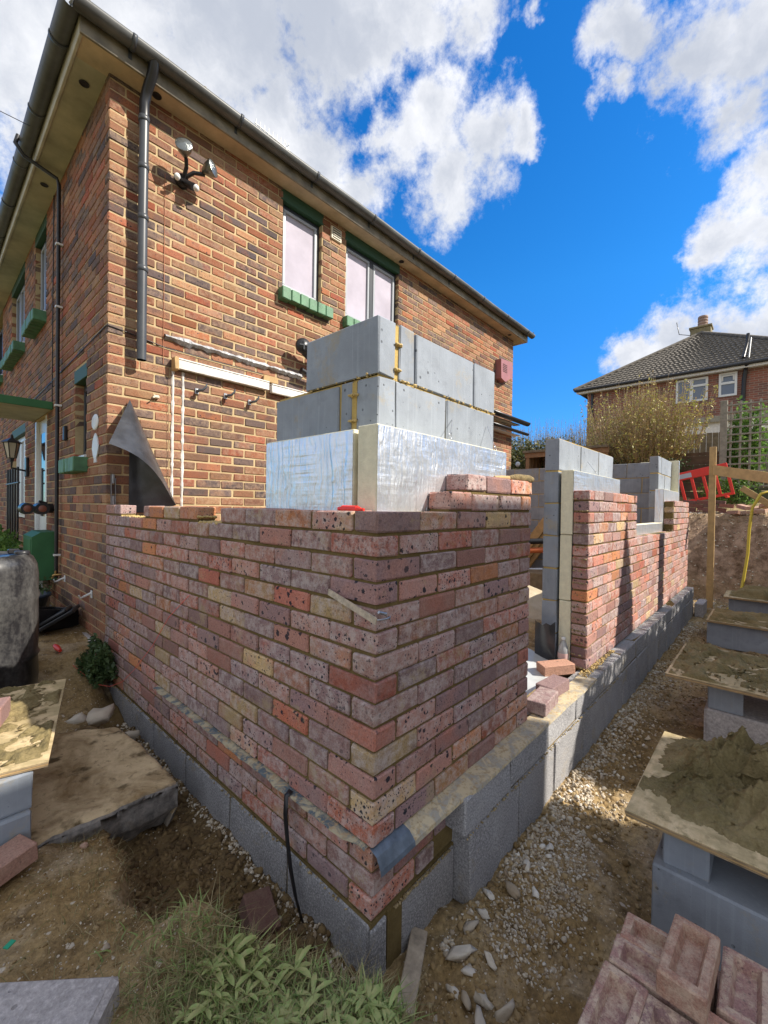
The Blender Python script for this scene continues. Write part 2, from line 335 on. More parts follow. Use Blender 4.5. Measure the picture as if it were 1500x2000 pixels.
M_leafb = leaf_mat('bright_green_leaves', [(.16,.30,.05),(.22,.36,.07),(.10,.20,.04)], .4)
M_twig = leaf_mat('bare_twigs', [(.34,.23,.13),(.44,.32,.18),(.24,.17,.10),(.40,.28,.12)], 0)
M_stone = leaf_mat('chalk_and_flint', [(.60,.54,.44),(.36,.28,.19),(.74,.70,.62),(.45,.35,.23),(.26,.19,.12),(.68,.60,.47),(.40,.33,.25),(.56,.47,.34)], 0)
M_clod = leaf_mat('soil_clods', [(.20,.13,.05),(.30,.20,.085),(.25,.16,.065),(.40,.29,.15)], 0)
M_clodd = leaf_mat('dark_soil_clods', [(.085,.052,.02),(.16,.10,.042),(.12,.075,.028),(.21,.14,.06)], 0)  # darker clod colours for the trench
for mm_, sc_, s_ in ((M_stone, 60, .6), (M_clod, 80, .9), (M_clodd, 80, .9)):
    t = NT(mm_.node_tree); bn = t.new('ShaderNodeBump'); bn.inputs['Strength'].default_value = s_; bn.inputs['Distance'].default_value = .006
    t.set(bn.inputs['Height'], t.noise(t.new('ShaderNodeNewGeometry').outputs['Position'], sc_, 5, .7)); t.l.new(bn.outputs[0], t.n['Principled BSDF'].inputs['Normal'])
    t.n['Principled BSDF'].inputs['Roughness'].default_value = .9

def walltex_mat(name, pal, mort, horiz):
    """brickwork too far away for its bricks to be told apart one by one"""
    m = bpy.data.materials.new(name); m.use_nodes = True; t = NT(m.node_tree); b = t.n['Principled BSDF']
    pos = t.new('ShaderNodeNewGeometry').outputs['Position']; s = t.new('ShaderNodeSeparateXYZ'); t.l.new(pos, s.inputs[0])
    c = t.new('ShaderNodeCombineXYZ'); t.l.new(s.outputs[1 if horiz == 'y' else 0], c.inputs[0]); t.l.new(s.outputs[2], c.inputs[1])
    bt = t.new('ShaderNodeTexBrick'); t.l.new(c.outputs[0], bt.inputs['Vector']); bt.inputs['Scale'].default_value = 1
    bt.inputs['Brick Width'].default_value = .225; bt.inputs['Row Height'].default_value = .075; bt.inputs['Mortar Size'].default_value = .008
    t.set(bt.inputs['Color1'], pal[0]); t.set(bt.inputs['Color2'], pal[1]); t.set(bt.inputs['Mortar'], mort)
    t.set(b.inputs['Base Color'], bt.outputs[0]); b.inputs['Roughness'].default_value = .9
    return m
M_fw = walltex_mat('distant_brickwork', ((.30, .10, .065), (.16, .075, .06)), (.30, .24, .18), 'y')
M_fwx = walltex_mat('distant_brickwork_side', ((.30, .10, .065), (.16, .075, .06)), (.30, .24, .18), 'x')

# ------------------------------------------------------------------ object helpers
def tag(o, label=None, cat=None, group=None, kind=None):
    if label: o['label'] = label
    if cat: o['category'] = cat
    if group: o['group'] = group
    if kind: o['kind'] = kind
    return o
def thing(name, label, cat, loc=(0, 0, 0), group=None):
    o = bpy.data.objects.new(name, None); o.empty_display_size = .1; col.objects.link(o); o.location = loc
    return tag(o, label, cat, group)
def put(name, me, parent=None, loc=None, rot=None):
    """link a mesh given in world coordinates; a parented one is shifted into its parent's frame"""
    o = bpy.data.objects.new(name, me); col.objects.link(o)
    if loc is not None: o.location = loc
    if rot is not None: o.rotation_euler = rot
    if parent is not None:
        o.parent = parent; o.matrix_parent_inverse = Matrix.Translation(-wl(parent))
    return o
def wl(o):
    """every object keeps its world position in .location (parents are cancelled by the inverse)"""
    return Vector(o.location)
class MB:
    def __init__(s): s.v = []; s.f = []; s.m = []; s.sm = []
    def add(s, vs, fs, mi=0, smooth=False):
        k = len(s.v); s.v += [tuple(v) for v in vs]
        for f in fs: s.f.append(tuple(i+k for i in f)); s.m.append(mi); s.sm.append(smooth)
        return s
    def box(s, x0, x1, y0, y1, z0, z1, mi=0, b=0., M_=None, jit=0):
        if b <= 0:
            vs = [(x, y, z) for x in (x0, x1) for y in (y0, y1) for z in (z0, z1)]
            fs = [(0, 1, 3, 2), (4, 6, 7, 5), (0, 4, 5, 1), (2, 3, 7, 6), (0, 2, 6, 4), (1, 5, 7, 3)]
        else:
            b = min(b, (x1-x0)*.45, (y1-y0)*.45, (z1-z0)*.45)
            vs, fs = chamfer(x0, x1, y0, y1, z0, z1, b)
        if jit: vs = [(x+rng.uniform(-jit, jit), y+rng.uniform(-jit, jit), z+rng.uniform(-jit, jit)) for x, y, z in vs]
        if M_ is not None: vs = [M_ @ Vector(v) for v in vs]
        return s.add(vs, fs, mi)
    def tube(s, pts, r, n=8, mi=0, caps=True, smooth=True):
        pts = [Vector(p) for p in pts]; rs = r if isinstance(r, (list, tuple)) else [r]*len(pts)
        vs = []; fs = []; prev = None
        for i, p in enumerate(pts):
            d = (pts[min(i+1, len(pts)-1)]-pts[max(i-1, 0)])
            d = d.normalized() if d.length > 1e-9 else Vector((0, 0, 1))
            if prev is None: a = d.orthogonal().normalized()
            else: a = (prev-d*prev.dot(d)); a = a.normalized() if a.length > 1e-6 else d.orthogonal().normalized()
            prev = a; c = d.cross(a)
            for k in range(n):
                t = 2*math.pi*k/n; vs.append(p+(a*math.cos(t)+c*math.sin(t))*rs[i])
        for i in range(len(pts)-1):
            for k in range(n): fs.append((i*n+k, i*n+(k+1) % n, (i+1)*n+(k+1) % n, (i+1)*n+k))
        s.add(vs, fs, mi, smooth)
        if caps: s.add(vs[:n], [tuple(range(n))[::-1]], mi); s.add(vs[-n:], [tuple(range(n))], mi)
        return s
    def lathe(s, prof, n=24, mi=0, M_=None, smooth=True):
        vs = []; fs = []
        for r_, z in prof:
            for k in range(n): t = 2*math.pi*k/n; vs.append(Vector((r_*math.cos(t), r_*math.sin(t), z)))
        for i in range(len(prof)-1):
            for k in range(n): fs.append((i*n+k, i*n+(k+1) % n, (i+1)*n+(k+1) % n, (i+1)*n+k))
        if M_ is not None: vs = [M_ @ v for v in vs]
        return s.add(vs, fs, mi, smooth)
    def prism(s, poly, fn, mi=0):
        """poly: 2D points; fn(p, k) gives the 3D point on face k"""
        n = len(poly); vs = [fn(p, 0) for p in poly]+[fn(p, 1) for p in poly]
        fs = [tuple(range(n))[::-1], tuple(range(n, 2*n))]+[(i, (i+1) % n, n+(i+1) % n, n+i) for i in range(n)]
        return s.add(vs, fs, mi)
    def mesh(s, name, mats):
        me = bpy.data.meshes.new(name); me.from_pydata(s.v, [], s.f)
        for m in (mats if isinstance(mats, (list, tuple)) else [mats]): me.materials.append(m)
        me.polygons.foreach_set('material_index', s.m); me.polygons.foreach_set('use_smooth', s.sm); me.update(); return me
    def build(s, name, mats, parent=None): return put(name, s.mesh(name, mats), parent)
def chamfer(x0, x1, y0, y1, z0, z1, b):
    X = (x0, x1); Y = (y0, y1); Z = (z0, z1); vs = []; idx = {}
    for i in (0, 1):
        for j in (0, 1):
            for k in (0, 1):
                sx, sy, sz = (b if i == 0 else -b), (b if j == 0 else -b), (b if k == 0 else -b)
                idx[i, j, k, 0] = len(vs); vs.append((X[i], Y[j]+sy, Z[k]+sz))
                idx[i, j, k, 1] = len(vs); vs.append((X[i]+sx, Y[j], Z[k]+sz))
                idx[i, j, k, 2] = len(vs); vs.append((X[i]+sx, Y[j]+sy, Z[k]))
    fs = []
    for a in (0, 1):
        q = [idx[a, 0, 0, 0], idx[a, 1, 0, 0], idx[a, 1, 1, 0], idx[a, 0, 1, 0]]; fs.append(tuple(q if a else q[::-1]))
        q = [idx[0, a, 0, 1], idx[0, a, 1, 1], idx[1, a, 1, 1], idx[1, a, 0, 1]]; fs.append(tuple(q if a else q[::-1]))
        q = [idx[0, 0, a, 2], idx[1, 0, a, 2], idx[1, 1, a, 2], idx[0, 1, a, 2]]; fs.append(tuple(q if a else q[::-1]))
    for a in (0, 1):
        for c in (0, 1):
            q = [idx[a, c, 0, 0], idx[a, c, 0, 1], idx[a, c, 1, 1], idx[a, c, 1, 0]]; fs.append(tuple(q if a == c else q[::-1])[::-1])
            q = [idx[a, 0, c, 0], idx[a, 0, c, 2], idx[a, 1, c, 2], idx[a, 1, c, 0]]; fs.append(tuple(q if a == c else q[::-1]))
            q = [idx[0, a, c, 1], idx[0, a, c, 2], idx[1, a, c, 2], idx[1, a, c, 1]]; fs.append(tuple(q if a == c else q[::-1])[::-1])
    for i in (0, 1):
        for j in (0, 1):
            for k in (0, 1):
                q = [idx[i, j, k, 0], idx[i, j, k, 1], idx[i, j, k, 2]]; fs.append(tuple(q if (i+j+k) % 2 else q[::-1]))
    return vs, fs
def np_mesh(name, V, F, mats, rnd=None, smooth=False):
    me = bpy.data.meshes.new(name); V = np.asarray(V, np.float32); F = np.asarray(F, np.int32); k = F.shape[1]
    me.vertices.add(len(V)); me.vertices.foreach_set('co', V.ravel())
    me.loops.add(F.size); me.loops.foreach_set('vertex_index', F.ravel())
    me.polygons.add(len(F)); me.polygons.foreach_set('loop_start', np.arange(0, F.size, k, dtype=np.int32)); me.polygons.foreach_set('loop_total', np.full(len(F), k, np.int32))
    if smooth: me.polygons.foreach_set('use_smooth', np.ones(len(F), bool))
    for m in (mats if isinstance(mats, (list, tuple)) else [mats]): me.materials.append(m)
    me.update(calc_edges=True)
    if rnd is not None:
        a = me.attributes.new('rnd', 'FLOAT', 'FACE'); a.data.foreach_set('value', np.asarray(rnd, np.float32))
    return me
# numpy value noise -------------------------------------------------
_tab = nrg.random((256, 256))
def vnoise(x, y, s, seed=0):
    x = np.asarray(x, float)*s+seed*17.3+1000; y = np.asarray(y, float)*s+seed*5.1+1000
    xi = np.floor(x).astype(int); yi = np.floor(y).astype(int); fx = x-xi; fy = y-yi
    fx = fx*fx*(3-2*fx); fy = fy*fy*(3-2*fy); g = lambda a, b: _tab[a & 255, b & 255]
    return (g(xi, yi)*(1-fx)+g(xi+1, yi)*fx)*(1-fy)+(g(xi, yi+1)*(1-fx)+g(xi+1, yi+1)*fx)*fy-.5
def fbm(x, y, s, o=4, seed=0, gain=.5):
    r_ = 0; a = 1
    for i in range(o): r_ = r_+a*vnoise(x, y, s*2**i, seed+i*3); a *= gain
    return r_

# ------------------------------------------------------------------ bricks
_bm = {}
def brick_mesh(L, W, H, m, var):
    """chamfered brick centred on its middle, long side on x"""
    key = (round(L, 2), round(W, 3), m.name, var)
    if key not in _bm:
        rr = random.Random(hash(key[:2]) % 9999+var*31)
        vs, fs = chamfer(-L/2, L/2, -W/2, W/2, -H/2, H/2, .0075 if 'old' in m.name else .005)
        vs = [(x+rr.uniform(-.0024, .0024), y+rr.uniform(-.0018, .0018), z+rr.uniform(-.0024, .0024)) for x, y, z in vs]
        me = bpy.data.meshes.new('brick'); me.from_pydata(vs, [], fs); me.materials.append(m); me.update(); _bm[key] = me
    return _bm[key]
def course(s0, s1, phase, cuts=(), minw=.028):
    """brick intervals between s0 and s1; phase = position of one joint end; cuts = openings (a,b)"""
    out = []; k = math.floor((s0-phase)/.225)-1
    while phase+k*.225 < s1:
        a = max(s0, phase+k*.225); b = min(s1, phase+k*.225+.215); k += 1
        if b-a < minw: continue
        segs = [(a, b)]
        for c0, c1 in cuts:
            segs = [q for p in segs for q in (((p[0], min(p[1], c0)), (max(p[0], c1), p[1])) if p[1] > c0 and p[0] < c1 else (p,)) if q[1]-q[0] > minw]
        out += segs
    return out
H_ = .065
def place_bricks(parent, items, m, m_a, limit=300, key=None):
    """items: (cx,cy,cz,L,W,rotz). the nearest `limit` as objects, the rest as one joined part"""
    camv = Vector(CAM)
    items = sorted(items, key=key or (lambda i: (Vector(i[:3])-camv).length/ max(.03, i[3])**.5))
    for it in items[:limit]:
        cx, cy, cz, L, W, rz = it
        me = brick_mesh(L, W, H_, m, rng.randrange(5))
        o = put('brick', me, parent, (cx+rng.uniform(-.0012, .0012), cy+rng.uniform(-.0012, .0012), cz+rng.uniform(-.0018, .0018)), (rng.uniform(-.009, .009), rng.uniform(-.004, .004), rz+rng.uniform(-.006, .006)))
        o.scale = (L/round(L, 2), 1, 1)
    rest = items[limit:]
    if rest:
        V = []; F = []; Rn = []; k = 0
        for cx, cy, cz, L, W, rz in rest:
            vs, fs = chamfer(-L/2, L/2, -W/2, W/2, -H_/2, H_/2, .005)
            a = np.array(vs); a += nrg.uniform(-.0015, .0015, a.shape); c, s = math.cos(rz), math.sin(rz)
            dy = rng.uniform(-.0015, .0015)
            b = np.empty_like(a); b[:, 0] = a[:, 0]*c-a[:, 1]*s+cx; b[:, 1] = a[:, 0]*s+a[:, 1]*c+cy+dy; b[:, 2] = a[:, 2]+cz
            V.append(b); r_ = rng.random()
            for f in fs: F.append([i+k for i in f]); Rn.append(r_)
            k += len(vs)
        me = bpy.data.meshes.new('bricks'); me.from_pydata(np.concatenate(V).tolist(), [], F); me.materials.append(m_a); me.update()
        at = me.attributes.new('rnd', 'FLOAT', 'FACE'); at.data.foreach_set('value', np.array(Rn, np.float32))
        o = put('bricks', me, parent); o['kind'] = 'stuff'
        return o
YH = 2.7816; W_ = .1025
def zc(i): return i*.075+.010+H_/2        # centre of course i above the damp course (negative below)

# ================================================================== GROUND
XL = np.array([[-.9,.12],[-.6,.03],[-.35,-.07],[-.2,-.144],[-.122,-.173],[.074,-.258],[.234,-.354],[.363,-.36],[.44,-.47],[.69,-.518],[.8,-.495],[.9,-.462],[1.0,-.455],[1.12,-.43],[1.2,-.30],[1.9,-.22],[2.3,-.24],[2.55,-.12],[2.8,.0],[3,.05]])
XT = np.array([[-.9,.5],[-.6,.3],[-.3,.12],[-.05,-.02],[.106,-.06],[.25,-.133],[.36,-.216],[.45,-.30],[.66,-.41],[.75,-.33],[.9,-.31],[1.02,-.38],[1.12,-.36],[1.2,-.2],[2.3,-.06],[2.6,.0],[2.8,.05],[3,.1]])
def hgt(x, y):
    x = np.asarray(x, float); y = np.asarray(y, float)
    xl = np.interp(y, XL[:, 0], XL[:, 1]); xt = np.interp(y, XT[:, 0], XT[:, 1])
    wob = .03*fbm(x, y, 9, 3, 5); t = np.clip((x+wob-xl)/np.maximum(xt-xl, .035), 0, 1); t = t*t*(3-2*t)
    top = -.215+.02*fbm(x, y, 3, 3, 2)
    top = top+.085*np.exp(-(((x+.40)/.12)**2+((y-.33)/.12)**2))            # mound by the grass
    top = top+np.interp(y, [2.3, 2.8, 3.4], [0, .19, .215])
    top = top-.10*np.clip(1-np.abs((y-1.9)/.9)**6, 0, 1)*np.clip((x+.62)/.12, 0, 1)
    low = -.43+np.interp(y, [2.3, 2.8], [0, .16])+.012*fbm(x, y, 4, 3, 9)
    low = low+.03*np.clip((.12+x)/.12, 0, 1)*(x < 0)
    h = top*(1-t)+low*t
    # inside the new walls
    ins = np.clip((x-.11)/.05, 0, 1)*np.clip((y-.11)/.05, 0, 1)*(x < 6.4)
    h = h*(1-ins)+(-.10+.06*fbm(x, y, 1.5, 3, 4))*ins
    # bank to the east
    e = x-.35*np.maximum(y-.2, 0)*0+.25*fbm(x*0+y, y, 1.2, 3, 8)
    b = np.clip((e-8.1)/.75, 0, 1); bs = b**.8
    ins2 = (x > 6.4)
    h = np.where(ins2, -.42+.02*fbm(x, y, 2, 3, 4), h)
    up_ = np.interp(x, [8.6, 9.6, 10.4, 12, 16, 40], [1.0, 1.12, 1.3, 1.5, 1.9, 2.6])+np.interp(y, [.5, 1.6, 5], [0, .45, .9])*np.clip((x-9.4)/1, 0, 1)
    h = h*(1-bs)+up_*bs+.10*fbm(x*2+h*3, y*2.5, 1.5, 4, 3)*np.sin(math.pi*b)
    h = h+np.clip((-y-1.5)/1.5, 0, 1)*.15*(x < 8)
    amp = np.where(x > 8, .6, 1)*(1-.6*np.clip(1-t, 0, 1))
    h = h+amp*(.034*fbm(x, y, 8, 5, 1, .6)+.009*np.abs(fbm(x, y, 55, 3, 6)))
    near = np.clip(1-np.abs(y+.17)/.16, 0, 1)*(x > .05)*(x < 8)
    h = h+near*(.02+.03*fbm(x, y, 5, 3, 12))
    return h
def axis(pts):
    out = [pts[0][0]]
    for (a, _), (b, d) in zip(pts[:-1], pts[1:]):
        n = max(1, int(round((b-a)/d))); out += list(np.linspace(a, b, n+1)[1:])
    return np.array(out)
gx = axis([(-300, 0), (-60, 60), (-12, 8), (-3, 1), (-1.3, .1), (1.4, .008), (3.2, .018), (9.4, .04), (16, .25), (40, 2), (100, 20), (400, 75)])
gy = axis([(-300, 0), (-60, 60), (-10, 10), (-2.4, .6), (-1.0, .06), (1.2, .0085), (3.0, .02), (5, .1), (12, .7), (60, 12), (300, 60)])
GX, GY = np.meshgrid(gx, gy, indexing='ij'); GZ = hgt(GX, GY)
far = np.clip((np.maximum(np.abs(GX-5), np.abs(GY))-30)/60, 0, 1); GZ = GZ*(1-far)+far*0
nx, ny = GX.shape; I = np.arange(nx*ny).reshape(nx, ny)
F = np.stack([I[:-1, :-1].ravel(), I[1:, :-1].ravel(), I[1:, 1:].ravel(), I[:-1, 1:].ravel()], 1)
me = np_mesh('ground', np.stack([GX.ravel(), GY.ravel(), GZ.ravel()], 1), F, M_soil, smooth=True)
grn = np.clip((GX-8.9)/.4, 0, 1)*np.clip(.6+GY*0, 0, 1)
grn = np.maximum(grn, ((GX < -1.5) | (GY > 8) | (GY < -4) | (GX > 20)).astype(float)).ravel()
a = me.attributes.new('green', 'FLOAT', 'POINT'); a.data.foreach_set('value', grn.astype(np.float32))
xl_ = np.interp(GY, XL[:, 0], XL[:, 1]); xt_ = np.interp(GY, XT[:, 0], XT[:, 1]); dark_soil = np.clip((GX-xl_)/np.maximum(xt_-xl_, .03), 0, 1)*np.clip((.08-GX)/.06, 0, 1)*(GY < 2.6)  # mask for darker soil, rising towards the trench bottom
dark_soil = np.maximum(dark_soil, np.clip(fbm(GX, GY, 2.3, 4, 77)*3-.25, 0, 1)*(GX > .1)*(GX < 8)*(GY < -.02)*.9)
a = me.attributes.new('dark_soil', 'FLOAT', 'POINT'); a.data.foreach_set('value', dark_soil.ravel().astype(np.float32))
bk = (np.clip((GX-7.9)/.4, 0, 1)*np.clip((9.1-GX)/.4, 0, 1)).ravel()
a = me.attributes.new('bank', 'FLOAT', 'POINT'); a.data.foreach_set('value', bk.astype(np.float32))
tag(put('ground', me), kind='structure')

# rocks -------------------------------------------------------------
def rock(rr, n=1, flat=.7):
    bm = bmesh.new(); bmesh.ops.create_icosphere(bm, subdivisions=n, radius=1)
    d = [(Vector((rr.gauss(0, 1), rr.gauss(0, 1), rr.gauss(0, 1))).normalized(), rr.uniform(.30, .75)) for _ in range(9)]
    for v in bm.verts:
        for nn, c in d:
            k = v.co.dot(nn)
            if k > c: v.co -= nn*(k-c)
        v.co *= 1.15+rr.uniform(-.12, .12)
    for v in bm.verts: v.co.z *= flat; v.co.x *= 1.0; v.co.y *= .8
    V = np.array([v.co[:] for v in bm.verts]); F = np.array([[v.index for v in f.verts] for f in bm.faces]); bm.free(); return V, F
ROCKS = [rock(random.Random(i)) for i in range(14)]
ROCKS_HI = [rock(random.Random(50+i), 2) for i in range(8)]
def scatter(name, P, S, m, rocks=ROCKS, parent=None, kind='stuff', label=None, cat=None):
    V = []; F = []; Rn = []; k = 0
    for p, s in zip(P, S):
        v, f = rocks[rng.randrange(len(rocks))]
        e = Matrix.Rotation(rng.uniform(0, 6.28), 3, 'Z') @ Matrix.Rotation(rng.uniform(-.5, .5), 3, 'X')
        V.append(v @ np.array(e).T*s+np.array(p)); F.append(f+k); Rn.append(np.full(len(f), rng.random())); k += len(v)
    me = np_mesh(name, np.concatenate(V), np.concatenate(F), m, np.concatenate(Rn))
    return tag(put(name, me, parent), label, cat, None, kind)
P = []; S = []
def addp(x, y, s, sink=.3): P.append((x, y, float(hgt(x, y))+s*(.5-sink))); S.append(s)
for _ in range(5200):      # rubble along the foot of the right wall
    x = rng.uniform(.1, 1)**1.5*6+.05; y = -.09-abs(rng.gauss(0, .10)); s = min(.026, abs(rng.gauss(0, .0068))+.003)
    if vnoise(x, y, 2.2, 3)+.5*vnoise(x, y, 9, 4) > -.02+(abs(y+.09)-.12)*.9: addp(x, y, s)
for _ in range(2600):
    x = rng.uniform(.35, 1.5); y = rng.gauss(-.27, .07); addp(x, y, rng.uniform(.003, .010)) if vnoise(x, y, 7, 9) > -.15 else None
for _ in range(1500):
    x = rng.uniform(.1, 6); y = rng.uniform(-1.2, -.1); addp(x, y, rng.uniform(.002, .006))
for _ in range(900):       # foot of the left wall
    y = rng.uniform(0, 2.3); x = -.008-abs(rng.gauss(0, .022)); addp(x, y, min(.02, rng.uniform(.003, .009)+abs(rng.gauss(0, .003))))
for _ in range(1300): x = rng.uniform(-.9, -.05); y = rng.uniform(-.1, 2.6); addp(x, y, rng.uniform(.0015, .006))
for _ in range(1500): x = rng.uniform(7.3, 9.3); y = rng.uniform(-1.6, 1.2); addp(x, y, rng.uniform(.008, .03))
for _ in range(900): x = rng.uniform(1.2, 6.2); y = rng.uniform(.3, 2.6); addp(x, y, rng.uniform(.004, .016))
scatter('gravel', P, S, M_stone)
P = []; S = []
for _ in range(4200):
    y = rng.uniform(-.15, 2.2); x = rng.uniform(-.45, 0); xt = np.interp(y, XT[:, 0], XT[:, 1])
    if x > xt-.12: addp(x, y, min(.045, .004+abs(rng.gauss(0, .010))), .45)
scatter('trench_dirt', P, S, M_clodd)
P = []; S = []
for _ in range(4200):
    x = rng.uniform(.0, 5.5); y = -.08-abs(rng.gauss(0, .22)); addp(x, y, min(.04, .003+abs(rng.gauss(0, .008))), .5)
for _ in range(1500): x = rng.uniform(-1.0, -.3); y = rng.uniform(-.2, 1.3); addp(x, y, .002+abs(rng.gauss(0, .004)), .5)
scatter('dirt', P, S, M_clod)
# single flints one can tell apart
FL = [(.256,-.164,.045),(.199,-.271,.040),(.22,-.33,.036),(.235,-.215,.028),(.17,-.235,.024),(.597,-.178,.038),(.738,-.177,.030),(.36,-.13,.028),(.14,-.30,.035),(.31,-.24,.024),(.44,-.15,.026),(.66,-.24,.022),(.16,-.19,.022),(.90,-.2,.03),(.52,-.12,.03)]
flab = ['pale flint lying beside the corner foundation on muddy ground','white chalky lump at the bottom edge of the picture','largest pale flint at the very bottom edge of the picture','small knobbly flint between two larger pale flints',
 'narrow white flint near the muddy timber offcut','whitish stone half sunk in gravel by the blockwork','rounded pale stone on the white gravel patch','brown smeared flint close to the corner blockwork','cream flint nearest the grass tuft on the right','small tan flint in bare mud',
 'grey flint just off the foundation wall','small pale pebble in brown mud','small white flint beside the wooden offcut','pale stone in rubble against the block wall','angular flint touching the foundation blocks']
for i, (x, y, s) in enumerate(FL):
    v, f = ROCKS_HI[i % 8]; v = v*(1+.22*np.sin(v[:, :1]*7+i)*np.cos(v[:, 1:2]*6-i)+.12*np.sin(v[:, 2:3]*11+i*2))+.05*nrg.normal(size=v.shape); me = np_mesh('stone', v*s*np.array([1.25, .75, .65]), f, M_stone, np.full(len(f), (i*.37+.02) % .35 if i % 3 else .3))
    tag(put('stone', me, None, (x, y, float(hgt(x, y))+s*.3), (rng.uniform(-.4, .4), rng.uniform(-.4, .4), rng.uniform(0, 6))), flab[i], 'stone', 'flints in the mud by the foundation')
for i, (x, y, s, lb) in enumerate([(-.205,2.04,.085,'lumpy whitish rubble chunk beside the left foundation block'),(-.085,1.955,.065,'grey rubble lump wedged against the left foundation'),(-.30,2.16,.06,'pale rubble lump nearest the spot board corner'),
      (-.42,2.45,.06,'flat grey stone beside the black barrel'),(-.55,2.3,.06,'grey stone behind the mortar board on the left'),(-.33,2.5,.035,'small whitish stone left of the twine')]):
    v, f = ROCKS_HI[(i*3) % 8]; v = v*(1+.25*np.sin(v[:, :1]*9)*np.cos(v[:, 1:2]*8))
    me = np_mesh('rubble_chunk', v*s, f, M_stone, np.full(len(f), [.32, .05, .3, .9, .55, .02][i]))
    tag(put('rubble_chunk', me, None, (x, y, float(hgt(x, y))+s*.5+(.05 if i < 3 else 0)), (rng.uniform(-.4, .4), 0, rng.uniform(0, 6))), lb, 'rubble')

# concrete slab with a broken corner ---------------------------------
sx = np.linspace(-1.5, -.13, 150); sy = np.linspace(1.06, 2.32, 150)
U, Vv = np.meshgrid(np.linspace(0, 1, 150), np.linspace(0, 1, 150), indexing='ij')
fy = 1.10+.02*fbm(U*3, U*0, 6, 4, 2); rx = -.135+.02*fbm(Vv*3, Vv*0, 5, 4, 7)-.035*np.clip((Vv-.5)*2, 0, 1); by = 2.10-.22*np.clip((U-.6)/.4, 0, 1)+.1*fbm(U, U*0, 5, 3, 4)
SX = -1.6+(rx+1.6)*U; SY = fy+(by-fy)*Vv
edge = np.minimum(np.minimum((rx-SX), (SY-fy)), (by-SY))
SZ = -.198+.010*fbm(SX, SY, 8, 4, 3)+.004*fbm(SX, SY, 40, 3, 8)-.03*np.exp(-edge/.008)
def skirt(dz, inset): return (SX, SY, SZ)
top = np.stack([SX.ravel(), SY.ravel(), SZ.ravel()], 1); n1 = 150; I = np.arange(n1*n1).reshape(n1, n1)
F1 = np.stack([I[:-1, :-1].ravel(), I[1:, :-1].ravel(), I[1:, 1:].ravel(), I[:-1, 1:].ravel()], 1)
ring = np.concatenate([I[:, 0], I[-1, 1:], I[:-1, -1][::-1]]); V = [top]; Fs = [F1]; prev = ring; base = n1*n1
for j, (dz, of) in enumerate([(.02, .0), (.05, .006), (.085, .012), (.12, .004), (.155, .03), (.2, .05)]):
    r_ = top[ring].copy(); cx = r_[:, 0]; cy = r_[:, 1]
    k = np.arange(len(ring)); nse = .016*fbm(k*.05, k*0+j*.31, 3, 3, 5)
    r_[:, 2] = -.2-dz+.01*fbm(k*.03, k*0+j, 4, 2, 1)
    front = k < n1; r_[front, 1] += of+nse[front]; r_[~front, 0] -= of+nse[~front]
    V.append(r_); cur = base+np.arange(len(ring)); base += len(ring)
    Fs.append(np.stack([prev[:-1], cur[:-1], cur[1:], prev[1:]], 1)); prev = cur
tag(put('concrete_slab', np_mesh('concrete_slab', np.concatenate(V), np.concatenate(Fs), M_slab)), 'broken edge of old concrete slab smeared with tan mud beside the trench', 'concrete slab')
# grass and weeds ----------------------------------------------------
def blades(name, n, fx, m, h=(.03, .09), wd=.0028, parent=None, label=None, cat=None, kind='stuff', lean=.8, zoff=0):
    V = []; F = []; Rn = []; k = 0
    for _ in range(n):
        x, y = fx(); z = float(hgt(x, y))-.004+zoff; a = rng.uniform(0, 6.28); L = rng.uniform(*h); le = rng.uniform(.15, lean)
        dx, dy = math.cos(a), math.sin(a); px, py = -dy*wd*rng.uniform(.6, 1.4), dx*wd
        b = []
        for t in (0, .45, .8, 1):
            ww = (1-t)**.6; cx = x+dx*L*le*t*t*1.2; cy = y+dy*L*le*t*t*1.2; cz = z+L*(t-.45*le*t*t)
            b += [(cx+px*ww, cy+py*ww, cz), (cx-px*ww, cy-py*ww, cz)]
        V += b; r_ = rng.random()
        for j in range(3): F.append((k+2*j, k+2*j+1, k+2*j+3, k+2*j+2)); Rn.append(r_)
        k += 8
    me = np_mesh(name, V, F, m, Rn); return tag(put(name, me, parent), label, cat, None, kind)
def clump():
    while True:
        c = [(-.33,.10,.10),(-.40,.17,.06),(-.27,.0,.09),(-.21,-.13,.07),(-.46,.12,.07),(-.38,.02,.1),(-.17,-.19,.05),(-.30,-.12,.1)][rng.randrange(8)]
        x = rng.gauss(c[0], c[2]*.55); y = rng.gauss(c[1], c[2]*.55)
        if x < np.interp(y, XL[:, 0], XL[:, 1])+.03: return x, y
blades('grass', 2300, clump, M_grass, (.02, .07), .0034, lean=1.9); blades('grass', 420, lambda: (rng.gauss(-.42, .10), rng.gauss(.28, .12)), M_grass, (.015, .045), .0028, lean=1.8)
blades('dry_grass', 4600, lambda: (lambda c: (c[0]+rng.gauss(-.04, .07), c[1]+rng.gauss(.04, .07)))(clump()), M_straw, (.02, .08), .0014, lean=2.2)
blades('roots', 500, lambda: (rng.gauss(-.5, .08), rng.uniform(.3, 1.1)), M_straw, (.015, .05), .001, lean=1.7)
